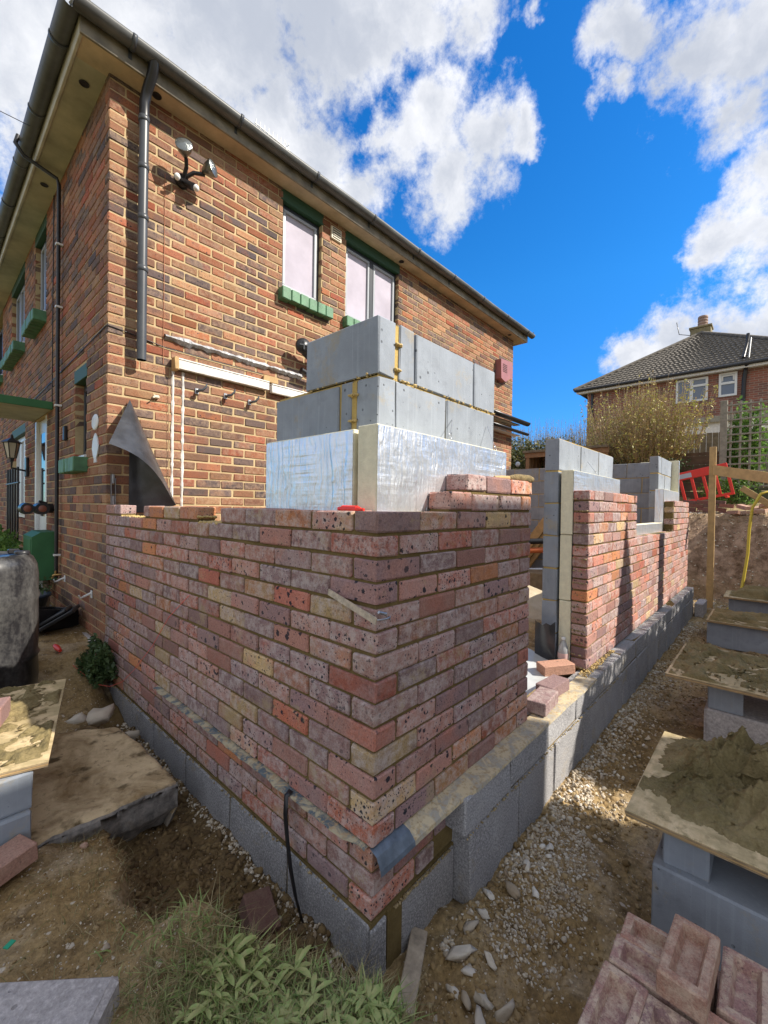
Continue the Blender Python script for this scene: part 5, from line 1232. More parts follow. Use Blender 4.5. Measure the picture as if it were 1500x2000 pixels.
# ================================================================== LEFT FOREGROUND
def ply(name, label, x0, x1, y0, y1, z, th, m=M_plys, rot=0):
    t = thing(name, label, 'mortar board', ((x0+x1)/2, (y0+y1)/2, z)); mb = MB(); cx, cy = (x0+x1)/2, (y0+y1)/2
    q = Matrix.Translation((cx, cy, 0)) @ Matrix.Rotation(rot, 4, 'Z') @ Matrix.Translation((-cx, -cy, 0))
    mb.box(x0, x1, y0, y1, z-.004, z, 0, .001, M_=q); mb.build('face_veneer', m, t)
    for k in range(3):
        m2 = MB(); m2.box(x0+.001*k, x1-.001*k, y0+.001*k, y1-.001*k, z-.004-(k+1)*th/3, z-.0045-k*th/3, 0, .001, M_=q); m2.build('ply_layer', [M_plyd, M_wood, M_plyd][k], t)
    return t
def heap(label, x0, x1, y0, y1, z, fn, m=M_mud, step=.006, rot=0, name='mortar_heap'):
    nx_ = int((x1-x0)/step); ny_ = int((y1-y0)/step); X, Y = np.meshgrid(np.linspace(x0, x1, nx_), np.linspace(y0, y1, ny_), indexing='ij')
    Hh = fn(X, Y)*1.25-.0045; Hh = Hh+.004*np.clip(Hh*80, 0, 1); ed = np.minimum(np.minimum(X-x0, x1-X), np.minimum(Y-y0, y1-Y)); Hh = np.where(ed < .004, -1, Hh)
    jx = X+.006*fbm(X, Y, 40, 2, 3)*np.clip(Hh*60, 0, 1); jy = Y+.006*fbm(X, Y, 40, 2, 8)*np.clip(Hh*60, 0, 1)
    I = np.arange(nx_*ny_).reshape(nx_, ny_); F = np.stack([I[:-1, :-1].ravel(), I[1:, :-1].ravel(), I[1:, 1:].ravel(), I[:-1, 1:].ravel()], 1)
    keep = (Hh.ravel()[F] > 0).any(1); F = F[keep]; V = np.stack([jx.ravel(), jy.ravel(), z+np.maximum(Hh.ravel(), -.001)], 1)
    u, inv = np.unique(F, return_inverse=True); c = math.cos(rot); s = math.sin(rot); V = V[u]; cx, cy = (x0+x1)/2, (y0+y1)/2
    V2 = V.copy(); V2[:, 0] = cx+(V[:, 0]-cx)*c-(V[:, 1]-cy)*s; V2[:, 1] = cy+(V[:, 0]-cx)*s+(V[:, 1]-cy)*c
    return tag(put(name, np_mesh(name, V2, inv.reshape(F.shape), m, smooth=True)), label, 'mortar')
def terr(v, n):
    v = v*n; f = np.floor(v); r_ = v-f; return (f+np.clip((r_-.62)/.38, 0, 1)**1.5)/n
def ridged(X, Y, s, seed, ang=.6, st=3.2):
    c, s_ = math.cos(ang), math.sin(ang); U_ = X*c+Y*s_; W2 = (-X*s_+Y*c)*st
    w_ = fbm(X, Y, s*.8, 3, seed+5)*.12; return 1-np.abs(fbm(U_+w_, W2+w_*2, s, 4, seed))*2.4
def gauss(X, Y, x, y, sx_, sy_): return np.exp(-((X-x)/sx_)**2-((Y-y)/sy_)**2)
def lumps(heap_, n, fx, z, s=(.006, .03), dir_=.5):
    V = []; F = []; Rn = []; k = 0
    for _ in range(n):
        x, y, h = fx(); v, f = ROCKS[rng.randrange(14)]; q = s[0]+(s[1]-s[0])*rng.random()**2.5
        e = np.array(Matrix.Rotation(dir_+rng.gauss(0, .5), 3, 'Z') @ Matrix.Rotation(rng.gauss(0, .35), 3, 'Y')); w_ = v*np.array([1.9, .9, .38])*q
        V.append(w_ @ e.T+np.array([x, y, z+h])); F.append(f+k); Rn.append(np.zeros(len(f))); k += len(v)
    o = put('clods', np_mesh('clods', np.concatenate(V), np.concatenate(F), M_mud, np.concatenate(Rn)), heap_); o['kind'] = 'stuff'
def pick(x0, x1, y0, y1, fn, thr=.008):
    def g():
        for _ in range(60):
            x = rng.uniform(x0, x1); y = rng.uniform(y0, y1); h = float(fn(np.array([x]), np.array([y]))[0])*1.25-.0045
            if h > thr: return x, y, max(h, 0)
        return x, y, 0
    return g
ply('spot_board', 'plywood mortar board on grey blocks at the left edge', -1.41, -.49, 1.185, 2.075, .10, .018, rot=-.25)
heap('thin crumbly mortar left on the board at the left edge', -1.39, -.50, 1.20, 2.06, .102, lambda X, Y: .020*(terr(np.clip(.5+fbm(X, Y, 6, 4, 71), 0, 1), 5)-.45)+.016*(ridged(X, Y, 4.5, 3)-.55)+.014*fbm(X, Y, 18, 4, 4, .65)+.008*gauss(X, Y, -.75, 1.75, .16, .25)-.003, rot=-.25)
lumps(bpy.data.objects['mortar_heap'], 260, lambda: (lambda a, b: (-.95+a*math.cos(.25)+b*math.sin(.25), 1.63-a*math.sin(.25)+b*math.cos(.25), .004))(rng.uniform(-.42, .42), rng.uniform(-.42, .42)), .102, (.003, .020), .3)
free_brick('brick', (-.735, 1.56, .155), (0, R(8), R(75)), M_red, 'orange brick on the mortar board at the left edge', H=.08)
cblock(None, -1.10, -.655, 1.10, 1.30, -.06, .075, M_aircrete, 'building_block'); 
def single(o, label, cat='block', group=None): return tag(o, label, cat, group)
o = bpy.context.scene.objects[-1] if False else [ob for ob in col.objects if ob.name.startswith('building_block')][-1]; single(o, 'upper grey block under the left mortar board')
o = cblock(None, -1.12, -.665, 1.085, 1.30, -.215, -.064, M_aircrete, 'building_block'); single(o, 'lower grey block under the left mortar board, resting on the soil')
# weathered block at the bottom left corner
mb = MB(); q = Matrix.Translation((-.86, .32, -.19)) @ Matrix.Rotation(R(-44), 4, 'Z')
mb.box(-.22, .19, -.16, .19, -.05, .05, 0, .012, M_=q, jit=.005); tag(mb.build('concrete_slab', M_conc), 'pale weathered concrete slab piece in the bottom left corner', 'concrete slab')
# barrel
ba = thing('plastic_barrel', 'dusty black plastic barrel at the left edge beside the shaded wall', 'barrel', (-.70, 2.66, -.14))
mb = MB(); q = Matrix.Translation((-.70, 2.66, -.16))
mb.lathe([(0, 0), (.255, 0), (.285, .03), (.292, .12), (.288, .24), (.297, .26), (.288, .28), (.293, .45), (.289, .60), (.298, .63), (.289, .66), (.290, .76), (.282, .83), (.262, .875), (.235, .895), (.215, .895), (.212, .885), (0, .88)], 40, 0, q)
mbar = bpy.data.materials.new('dusty_black_barrel'); mbar.use_nodes = True; t = NT(mbar.node_tree); b_ = t.n['Principled BSDF']; pos = t.new('ShaderNodeNewGeometry').outputs['Position']
n1 = t.noise(t.vmath('MULTIPLY', pos, (1, 1, .35)), 7, 6, .7); n2 = t.noise(pos, 45, 5, .75); sz = t.new('ShaderNodeSeparateXYZ'); t.l.new(pos, sz.inputs[0])
fdust = t.math('MULTIPLY', t.maprange(t.math('ADD', n1, t.math('MULTIPLY', n2, .5)), .66, 1.0), .38)
t.set(b_.inputs['Base Color'], t.mix(fdust, (.018, .018, .02), (.26, .255, .24))); b_.inputs['Roughness'].default_value = .3
mb.build('drum', mbar, ba)
mb = MB(); mb.lathe([(0, .02), (.035, .02), (.04, .012), (.04, 0)], 16, 0, Matrix.Translation((-.50, 2.60, .735))); mb.box(-.56, -.50, 2.68, 2.72, .73, .76, 0, .006); mb.build('bung', M_black, ba)
free_brick('brick', (-.78, 2.52, .80), (0, R(-4), R(20)), M_red, 'orange brick lying on the barrel lid')
mb = MB(); mb.box(-1.0, -.66, 2.42, 2.64, .735, .765, 0, .01, jit=.008); tag(mb.build('mortar_patch', M_ymort), 'yellow mortar crust on the barrel lid under the brick', 'mortar')
# junk by the wall
mb = MB(); q = Matrix.Translation((-.24, 3.62, .01)) @ Matrix.Rotation(.5, 4, 'Z') @ Matrix.Rotation(.22, 4, 'Y')
mb.box(-.22, .22, -.18, .18, 0, .012, 0, .003, M_=q); mb.box(-.22, -.205, -.18, .18, .012, .16, 0, .003, M_=q); mb.box(.205, .22, -.18, .18, .012, .16, 0, .003, M_=q); mb.box(-.204, .204, -.18, -.165, .012, .16, 0, .003, M_=q); mb.box(-.204, .204, .165, .18, .012, .16, 0, .003, M_=q)
tag(mb.build('plastic_crate', M_black), 'black plastic tray dumped on the soil against the shaded wall', 'crate')
mb = MB(); q = Matrix.Translation((-.17, 3.42, .09)) @ Matrix.Rotation(-.4, 4, 'Z') @ Matrix.Rotation(-.55, 4, 'Y'); mb.box(-.16, .16, -.12, .12, 0, .03, 0, .006, M_=q); mb.box(-.12, .12, -.10, .10, .03, .06, 0, .01, M_=q)
tag(mb.build('broken_plastic_tray', M_black), 'angular black plastic cover propped on the black tray', 'plastic tray')
pt = thing('plant_pot', 'dark blue pot with small green plants under the meter box', 'plant pot', (-.30, 4.1, -.02))
mb = MB(); mb.lathe([(0, 0), (.13, 0), (.19, .22), (.205, .22), (.205, .24), (.185, .24), (.17, .18), (0, .17)], 24, 0, Matrix.Translation((-.30, 4.1, -.02))); mb.build('pot', mat('dark_blue_plastic', (.03, .05, .085), .4), pt)
leaves('leaves', [(-.30+rng.gauss(0, .08), 4.1+rng.gauss(0, .08), .24+abs(rng.gauss(0, .05))) for _ in range(500)], .022, M_leafd, pt)
mb = MB(); q = Matrix.Translation((-.25, 4.55, .13)) @ Matrix.Rotation(.4, 4, 'Z'); mb.box(-.09, .09, -.07, .07, 0, .12, 0, .01, M_=q); tag(mb.build('storage_tub', M_white), 'small white tub half hidden under the meter box', 'tub')
mb = MB(); mb.tube([(-.36, 4.35, .22), (-.24, 4.35, .23)], .03, 10); tag(mb.build('toy_scrap', M_redp), 'red plastic scrap in the shade under the meter box', 'plastic scrap')
def bush(name, label, c, r, nl, size, m, stems=40, cat='bush', hgt_=None):
    t = thing(name, label, cat, c); pts = []
    for _ in range(nl):
        d = Vector((rng.gauss(0, 1), rng.gauss(0, 1), rng.gauss(0, 1))).normalized(); k = rng.uniform(.35, 1)**.5
        lump = 1+.25*math.sin(d.x*5+d.z*3)+.2*math.sin(d.y*7)
        pts.append((c[0]+d.x*r[0]*k*lump, c[1]+d.y*r[1]*k*lump, c[2]+r[2]+d.z*r[2]*k*lump))
    leaves('leaves', pts, size, m, t)
    mb = MB()
    for _ in range(stems):
        a = rng.uniform(0, 6.28); e = rng.uniform(.2, 1); mb.tube([(c[0], c[1], c[2]-.03), (c[0]+math.cos(a)*r[0]*e*.4, c[1]+math.sin(a)*r[1]*e*.4, c[2]+r[2]), (c[0]+math.cos(a)*r[0]*e*.9, c[1]+math.sin(a)*r[1]*e*.9, c[2]+r[2]*rng.uniform(1, 2))], .004, 3, caps=False)
    o = mb.build('stems', M_oldw, t); return t
bush('weedy_plant', 'dark leafy weeds growing at the foot of the house corner', (-.075, 2.62, -.20), (.09, .17, .14), 2400, .020, M_leafd, 14, 'plant')
bush('garden_shrub', 'yellow green shrub beside the doorway at the left edge', (-.42, 5.6, .0), (.34, .75, .42), 4200, .034, M_leafb, 30, 'shrub')
blades('litter', 140, lambda: (rng.uniform(-.9, -.3), rng.uniform(.4, 1.0)), M_straw, (.02, .07), .0015, lean=2)
mb = MB(); q = Matrix.Translation((-.765, .70, -.205)) @ Matrix.Rotation(.6, 4, 'Z'); mb.box(-.012, .012, -.008, .008, 0, .003, M_=q); tag(mb.build('plastic_scrap', mat('bright_green_plastic', (.02, .35, .2), .4)), 'tiny bright green plastic scrap on the soil at the left edge', 'plastic scrap')
for i, (x, y, s, lb) in enumerate(((-.52, .99, .016, 'small orange brick chip on the soil left of the trench'), (-.575, .50, .014, 'small tan stone on the bare soil above the grey slab'))):
    v, f = ROCKS_HI[i+2]; tag(put('brick_chip' if i == 0 else 'pebble', np_mesh('chip', v*s, f, M_red if i == 0 else M_stone, np.full(len(f), .75)), None, (x, y, float(hgt(x, y))+s*.4)), lb, 'chip' if i == 0 else 'stone')

# ================================================================== RIGHT SIDE MORTAR BOARDS
ply('spot_board', 'nearest mortar board on the right, loaded with a big trowelled heap', .748, 1.49, -1.42, -.522, .006, .018, rot=.0)
def h1(X, Y):
    big = .10*gauss(X, Y, 1.27, -.86, .12, .11)+.075*gauss(X, Y, 1.12, -1.0, .20, .2)+.032*gauss(X, Y, 1.18, -.70, .20, .09)
    rd = ridged(X, Y, 5, 7, -.7, 2.6); fr = np.clip(big*22, 0, 1)
    wob = fbm(X, Y, 6, 4, 41, .6); led = terr(np.clip(.5+1.1*fbm(X*.45+Y*.9+wob*.12, (X-Y)*.5, 6, 5, 51, .6), 0, 1), 4)
    return big*(.65+.45*np.clip(rd, -1, 1))+fr*.055*(led-.38)+fr*.016*rd+.012*np.clip(fbm(X, Y, 7, 4, 4, .6)+.62-1.2*np.clip((.90-X)/.12, 0, 1)-.5*np.clip((Y+.62)/.08, 0, 1), -1, 1)*(1-.6*fr)+fr*.012*np.clip(ridged(X, Y, 13, 21, -.7, 2.0), -1, 1)+(.3+.7*fr)*.012*fbm(X, Y, 34, 4, 9, .7)-.003
heap('big khaki mortar heap on the nearest mortar board', .755, 1.485, -1.4, -.526, .007, h1, step=.004)
lumps([o for o in col.objects if o.name.startswith('mortar_heap')][-1] if False else bpy.data.objects['mortar_heap.001'], 520, pick(.77, 1.47, -1.3, -.54, h1, .004), .005, (.003, .019), -.7)
heap('khaki mortar spread thinly on the second mortar board', 2.39, 3.22, -1.22, -.40, .007, lambda X, Y: .028*(terr(np.clip(.5+fbm(X, Y*1.6, 7, 4, 61), 0, 1), 5)-.30)+.020*(ridged(X, Y, 3.5, 17, -.5, 2)-.50)+.012*fbm(X, Y, 18, 3, 3)+.012*gauss(X, Y, 2.9, -.7, .3, .3), step=.007)
lumps(bpy.data.objects['mortar_heap.002'], 420, lambda: (rng.uniform(2.42, 3.2), rng.uniform(-1.15, -.42), .008), .006, (.003, .022), -.5)
ply('spot_board', 'second mortar board from the front, cracked plywood edge', 2.37, 3.25, -1.25, -.385, .006, .02)
ply('spot_board', 'third mortar board, lying on a single long grey block', 5.0, 5.72, -1.4, -.36, -.135, .02)
heap('dark broken mortar on the third mortar board', 5.02, 5.70, -1.36, -.38, -.134, lambda X, Y: .05*(ridged(X, Y, 3, 27, 1.2, 2)-.42)+.02*fbm(X, Y, 14, 3, 13), step=.012)
ply('spot_board', 'farthest mortar board near the foot of the earth bank', 6.62, 7.3, -1.5, -.40, -.10, .02)
heap('long low mortar heap on the farthest mortar board', 6.66, 7.2, -1.45, -.45, -.10, lambda X, Y: .11*np.clip(1-((X-6.92)/.2)**2, 0, 1)*np.clip((-.47-Y)*6, 0, 1)+.04*(ridged(X, Y, 4, 33, 1.2, 2)-.6), step=.014)
tag(cblock(None, .80, .965, -.76, -.628, -.150, -.014, M_aircrete, 'building_block', .004), 'small grey block propping up the nearest mortar board', 'block')
tag(cblock(None, .80, .965, -1.30, -1.15, -.150, -.014, M_aircrete, 'building_block', .004), 'small grey block propping the nearest board outside the right edge', 'block')
mb = MB(); mb.box(.772, 1.21, -1.32, -.602, -.44, -.150, 0, .006, jit=.003); tag(mb.build('aerated_block', M_aircrete), 'large blue grey aerated block beneath the nearest mortar board', 'block')
mb = MB(); mb.box(2.50, 2.95, -1.15, -.585, -.44, -.205, 0, .012, jit=.006); tag(mb.build('rough_concrete_block', M_conc), 'rough mottled concrete block beneath the second mortar board', 'block')
tag(cblock(None, 2.52, 2.63, -.775, -.600, -.205, -.016, M_aircrete, 'building_block'), 'dark grey block standing between the second board and the rough block', 'block')
tag(cblock(None, 5.06, 5.45, -1.2, -.365, -.43, -.157, M_aircrete, 'building_block'), 'long grey block carrying the third mortar board', 'block')
tag(cblock(None, 6.70, 7.1, -1.3, -.455, -.43, -.122, M_aircrete, 'building_block'), 'grey block carrying the farthest mortar board', 'block')
free_brick('brick', (1.70, -.86, -.12), (0, 0, R(80)), M_red, 'pink brick lying behind the nearest mortar heap at the right edge', L=.2, H=.05)
tag(cblock(None, 1.64, 1.8, -1.0, -.76, -.43, -.147, M_conc, 'building_block'), 'small concrete block under the pink brick at the right edge', 'block')
tag(cblock(None, 6.42, 6.86, -.20, -.10, -.43, -.215, M_conc, 'building_block', .008), 'loose concrete block standing by the far foot of the new wall', 'block')
# frogged bricks at the bottom right
FB = [((.462, -.695, -.177), 90, 'frogged brick with an orange stripe in its hollow, hindmost of the pile', .215), ((.368, -.690, -.179), 90, 'purplish frogged brick lying second in the pile, dark stain in its hollow', .215),
      ((.200, -.624, -.178), 0, 'pink frogged brick at the left front of the pile', .215), ((.195, -.728, -.180), 0, 'frogged brick at the bottom edge with a green mortar dab', .215),
      ((.408, -.752, -.110), 0, 'topmost frogged brick of the pile, set square across the others', .215), ((.480, -.862, -.178), 0, 'salmon brick with mortar in its hollow at the right edge of the pile', .215),
      ((.255, -.838, -.182), 0, 'pale brick at the bottom right edge, mostly out of frame', .215)]
for i, (l, a, lb, L) in enumerate(FB):
    free_brick('brick', l, (R(rng.uniform(-1.5, 1.5)), R(rng.uniform(-1.5, 1.5)), R(a+rng.uniform(-3, 3))), M_red, lb, 'frogged bricks heaped at the bottom right', True)
for j_, (x, y, a) in enumerate([(.46,-.69,90),(.36,-.69,90),(.20,-.63,0),(.20,-.74,0),(.46,-.86,0),(.25,-.85,0)]):
    for k in range(3):
        o = free_brick('brick', (x+rng.uniform(-.008, .008), y+rng.uniform(-.008, .008), -.2455-.067*k), (0, 0, R(a+rng.uniform(-4, 4))), M_red, 'frogless looking brick hidden in the '+('upper', 'middle', 'lowest')[k]+' buried layer, under the '+('hindmost', 'second', 'left front', 'green dabbed', 'salmon', 'bottom edge')[j_]+' brick', 'lower bricks of the bottom right pile')
P_ = [(.462, -.60, -.135), (.41, -.70, -.125), (.408, -.745, -.088), (.43, -.77, -.09), (.23, -.70, -.14), (.54, -.83, -.142)]
# posts, rail, hose
pf = thing('profile_board', 'sawn timber profile post with a rail, standing in front of the earth bank', 'timber post', (7.3, -.19, -.45))
MB().box(7.26, 7.31, -.235, -.15, -.5, 2.07, 0, .003).build('post', M_wood, pf)
mb = MB(); mb.add([(7.258, -.20, 1.79), (7.258, -.20, 1.64), (6.80, -.98, 1.59), (6.80, -.98, 1.44), (7.235, -.20, 1.79), (7.235, -.20, 1.64), (6.78, -.96, 1.59), (6.78, -.96, 1.44)], [(0, 1, 3, 2), (4, 6, 7, 5), (0, 2, 6, 4), (1, 5, 7, 3), (2, 3, 7, 6), (0, 4, 5, 1)]); mb.build('rail', M_wood, pf)
mb = MB(); mb.tube([(8.35, -.98, 1.25), (8.3, -.85, 1.42), (8.22, -.74, 1.38), (8.2, -.64, 1.15), (8.15, -.61, .8), (8.1, -.60, .4), (8.0, -.56, 0), (7.9, -.52, -.32), (7.7, -.45, -.40), (7.3, -.40, -.41)], .022, 8)
tag(mb.build('water_hose', M_yellow), 'yellow hose hanging down the earth bank at the right edge', 'hose')

# ================================================================== GARDEN BEHIND
def gz(x, y): return float(hgt(x, y))
def barrier(label, x, y, z, yaw, tilt, s=1.0, n=6):
    t = thing('safety_barrier', label, 'barrier', (x, y, z)); q = Matrix.Translation((x, y, z)) @ Matrix.Rotation(yaw, 4, 'Z') @ Matrix.Rotation(tilt, 4, 'Y')
    mb = MB(); W2 = 1.0*s; H2 = .62*s
    mb.box(0, W2, -.015, .015, H2-.16*s, H2, 0, .008, M_=q); mb.box(0, W2, -.014, .014, 0, .05*s, 0, .006, M_=q)
    for k in range(n+1):
        x_ = k*(W2-.05)/n; mb.box(x_, x_+.05*s, -.013, .013, .05*s-.002, H2-.16*s+.002, 0, .004, M_=q)
    mb.build('panel', M_redp, t); mb = MB(); mb.box(.06, .42*s, -.019, -.0152, H2-.13*s, H2-.04*s, M_=q); mb.build('reflector', mat('reflective_strip', (.45, .47, .52), .3), t)
    for xx in (.1, W2-.15): mb = MB(); mb.box(xx, xx+.05, -.12, .12, -.04, 0, 0, .006, M_=q); mb.build('foot', M_redp, t)
    return t
barrier('red plastic barrier leaning behind the bricks beside the timber post', 9.5, .62, 1.20, -math.pi/2-.05, -.22, 1.0, 5)
barrier('red plastic barrier seen through the gap over the doorway', 7.1, 3.1, .95, -math.pi/2, .0, .9, 4)
def pile(label, x0, y0, z0, nx_, nz, ny_, rz=0):
    for k in range(nz):
        for j in range(ny_):
            for i in range(nx_):
                side = ('left', 'middle left', 'middle right', 'right')[j]; row = ('bottom', 'second', 'third', 'top')[k]
                o = free_brick('brick', (x0+i*.11+rng.uniform(-.01, .01), y0-j*.225+(.11 if k % 2 else 0)+rng.uniform(-.01, .01), z0+.033+k*.068), (0, R(-6), R(90+rng.uniform(-3, 3))), M_dkr, f'red brick, {side} in the {row} row of the stack below the barrier', 'bricks stacked on the bank')
M_dkr = brick_mat('stacked_red_brick', [(.26, .10, .075), (.22, .10, .085), (.18, .09, .08)], False, .2, .3, (.3, .22, .18))
pile('red brick in the leaning stack below the red barrier', 9.1, .42, 1.02, 1, 4, 4)
for i, (x, y, z, a) in enumerate(((8.95, -.46, 1.06, 20), (9.0, -.58, 1.07, 70), (9.02, -.50, 1.17, 40), (9.15, -.66, 1.14, 10), (8.9, -.72, 1.10, 60), (9.0, -.80, 1.2, 30), (8.9, -.38, 1.06, 50))):
    free_brick('brick', (x, y, z), (R(rng.uniform(-20, 20)), R(rng.uniform(-15, 15)), R(a)), M_red, 'orange brick '+('lying leftmost but one in the loose heap on the bank', 'lying near the middle of the loose heap on the bank', 'on top of the left half of the heap on the bank', 'at the back of the loose heap on the bank', 'at the right end of the loose heap on the bank', 'on top of the right half of the heap on the bank', 'lying leftmost in the loose heap on the bank')[i], 'loose bricks on the bank')
# leaning plank and tyre-like drum at the right edge
mb = MB(); q = Matrix.Translation((8.9, -.86, 1.2)) @ Matrix.Rotation(-.9, 4, 'X'); mb.box(-.02, .02, -.05, .05, 0, .5, 0, .004, M_=q); tag(mb.build('timber_plank', M_wood), 'short plank leaning on the bank at the right edge behind the hose', 'plank')
# fences
def closeboard(name, label, p0, p1, z0, z1, wd=.11, m=M_oldw, horiz=False, cat='fence'):
    t = thing(name, label, cat, (*p0, z0)); a = Vector((*p0, 0)); b = Vector((*p1, 0)); L = (b-a).length; d = (b-a)/L; ang = math.atan2(d.y, d.x); q = Matrix.Translation((*p0, 0)) @ Matrix.Rotation(ang, 4, 'Z')
    if horiz:
        z = z0
        while z < z1: mb = MB(); mb.box(0, L, -.012, .012, z, min(z+wd-.012, z1), 0, .004, M_=q, jit=.004); mb.build('fence_board', m, t); z += wd
    else:
        for k in range(int(L/wd)): mb = MB(); zz = rng.uniform(-.01, .01); mb.box(k*wd, k*wd+wd*.93, -.011+.006*(k % 2), .011+.006*(k % 2), z0, z1+zz, 0, .003, M_=q, jit=.002); mb.build('fence_board', m, t)
    for k in range(int(L/1.8)+2):
        s = min(k*1.8, L); mb = MB(); mb.box(s-.05, s+.05, .02, .12, z0-.2, z1+.05, 0, .004, M_=q); mb.build('fence_post', m, t)
    return t
closeboard('board_fence', 'brown close boarded fence behind the bush and the timber post', (12.2, 1.2), (12.2, -1.6), 1.6, 3.02, .12)
closeboard('low_board_fence', 'low dark fence of horizontal boards behind the red barrier', (11.0, 1.15), (11.0, -.12), 1.35, 2.42, .20, mat('dark_stained_boards', (.13, .085, .055), .85, var=.3, vscale=6), True)
tr = thing('garden_trellis', 'weathered square trellis on a thick post at the right edge', 'trellis', (10.6, -.10, 1.3))
MB().box(10.55, 10.67, -.14, -.02, 1.2, 3.44, 0, .006).build('post', M_greyw, tr)
for k in range(8): y = -.20-k*.155; MB().box(10.58, 10.60, y-.018, y+.018, 1.55, 3.40, 0, .002).build('upright', M_greyw, tr)
for k in range(12): z = 1.62+k*.155; MB().box(10.556, 10.579, -1.35, -.142, z-.016, z+.016, 0, .002).build('cross_slat', M_greyw, tr)
closeboard('retaining_boards', 'dark mossy retaining boards under the trellis', (10.5, -.16), (10.5, -1.6), 1.12, 1.58, .2, mat('mossy_boards', (.085, .085, .05), .9, var=.4, vscale=6), True, 'retaining wall')
closeboard('pale_picket_fence', 'pale picket fence showing through the trellis', (11.9, -.3), (11.9, -2.0), 1.9, 2.75, .11, M_greyw)
bush('climbing_plant', 'bright green climber growing behind the trellis', (11.0, -.42, 1.6), (.25, .34, .85), 3200, .045, M_leafb, 20, 'climbing plant')
# twiggy bushes
def twiggy(name, label, c, r, h, n, nleaf, m_leaf, spread=1.0, lsize=.022, cat='bush', flat=False):
    t = thing(name, label, cat, c); V = []; F = []; Rn = []; tips = []; k = 0
    for _ in range(n):
        a = rng.uniform(0, 6.28); e = rng.random()**.6; hh = h*rng.uniform(.45, 1.0)*(1-.35*e**2); bx = c[0]+rng.uniform(-.12, .12)*(r[0] if flat else 1)*3; by = c[1]+rng.uniform(-1, 1)*(r[1]*.95 if flat else .15)
        tx = bx+math.cos(a)*r[0]*e*(.35 if flat else 1); ty = by+math.sin(a)*r[1]*e*(.12 if flat else 1); w_ = rng.uniform(.003, .007)*(1.6 if rng.random() < .1 else 1); pr = None; q = []
        for j in range(6):
            s = j/5; bend = s**.75; x = bx+(tx-bx)*bend+rng.gauss(0, .012); y = by+(ty-by)*bend+rng.gauss(0, .012); z = c[2]+hh*s**1.1; ww = w_*(1-.7*s); q.append((x, y, z))
            V += [(x, y-ww, z), (x, y+ww, z), (x+ww, y, z)]
            if j:
                b = k+3*(j-1); F += [(b, b+1, b+4, b+3), (b+1, b+2, b+5, b+4), (b+2, b, b+3, b+5)]; rr_ = rng.random(); Rn += [rr_]*3
        k += 18; tips.append(q)
    o = put('stems', np_mesh('stems', V, F, M_twig, Rn), t)
    pts = []
    for _ in range(nleaf):
        q = tips[rng.randrange(n)]; s = rng.uniform(.25, 1)*4.99; j = int(s); f = s-j; p = [q[j][i]*(1-f)+q[j+1][i]*f+rng.gauss(0, .022) for i in range(3)]; pts.append(p)
    leaves('leaves', pts, lsize, m_leaf, t); return t
twiggy('spring_bush', 'large twiggy bush with yellow spring leaves in front of the far house', (10.9, 1.45, 1.75), (1.05, 1.08, 0), 2.45, 1300, 11000, M_leafy, lsize=.030)
def shoots(t, c, r, n, z0, z1, seed=0):
    V = []; F = []; Rn = []; pts = []; k = 0
    for _ in range(n):
        y = c[1]+rng.uniform(-1, 1)*r; x = c[0]+rng.uniform(-.4, .4); top = z0+(z1-z0)*rng.uniform(.35, 1)*(1-.45*abs((y-c[1])/r)); zb = z0-.5; ln = (y-c[1])*.28
        for j in range(6):
            s_ = j/5; z = zb+(top-zb)*s_; yy = y+ln*s_+rng.gauss(0, .01); xx = x+rng.gauss(0, .01); w_ = .008*(1-.7*s_)
            V += [(xx, yy-w_, z), (xx, yy+w_, z), (xx+w_, yy, z)]
            if j:
                b = k+3*(j-1); F += [(b, b+1, b+4, b+3), (b+1, b+2, b+5, b+4), (b+2, b, b+3, b+5)]; Rn += [.3]*3
                for _q in range(5): pts.append((xx+rng.gauss(0, .02), yy+rng.gauss(0, .022), z-rng.random()*(top-zb)/5))
        k += 18
    put('shoots', np_mesh('shoots', V, F, M_twig, Rn), t); leaves('buds', pts, .032, M_leafy, t)
shoots([o for o in col.objects if o.name.startswith('spring_bush')][0], (10.7, 1.45), 1.15, 130, 3.0, 4.5)
twiggy('wispy_hedge', 'wispy hedge of bare twigs and yellow leaves behind the playhouse', (12.2, 4.3, 1.9), (.6, 2.4, 0), 2.1, 2600, 12000, M_leafy, flat=True, lsize=.022, cat='hedge')
bush('evergreen_hedge', 'dense olive green hedge showing past the far end of the gable', (11.6, 4.7, 1.9), (.6, 1.3, .62), 9000, .04, leaf_mat('olive_leaves', [(.09,.10,.03),(.14,.15,.04),(.20,.19,.05),(.06,.08,.03)]), 60, 'hedge')
bush('low_shrub', 'small leafy shrub below the playhouse, seen through the gap', (8.7, 2.9, 1.0), (.35, .5, .42), 2500, .03, M_leafy, 30, 'shrub')
bush('undergrowth_shrub', 'dark undergrowth at the foot of the twiggy bush', (10.7, 1.5, 1.6), (.7, .95, .33), 5000, .035, M_leafd, 30, 'shrub')
bush('ferny_plant', 'green plants behind the red barrier', (10.2, -.2, 1.2), (.25, .45, .3), 1600, .03, M_leafb, 12, 'plant')
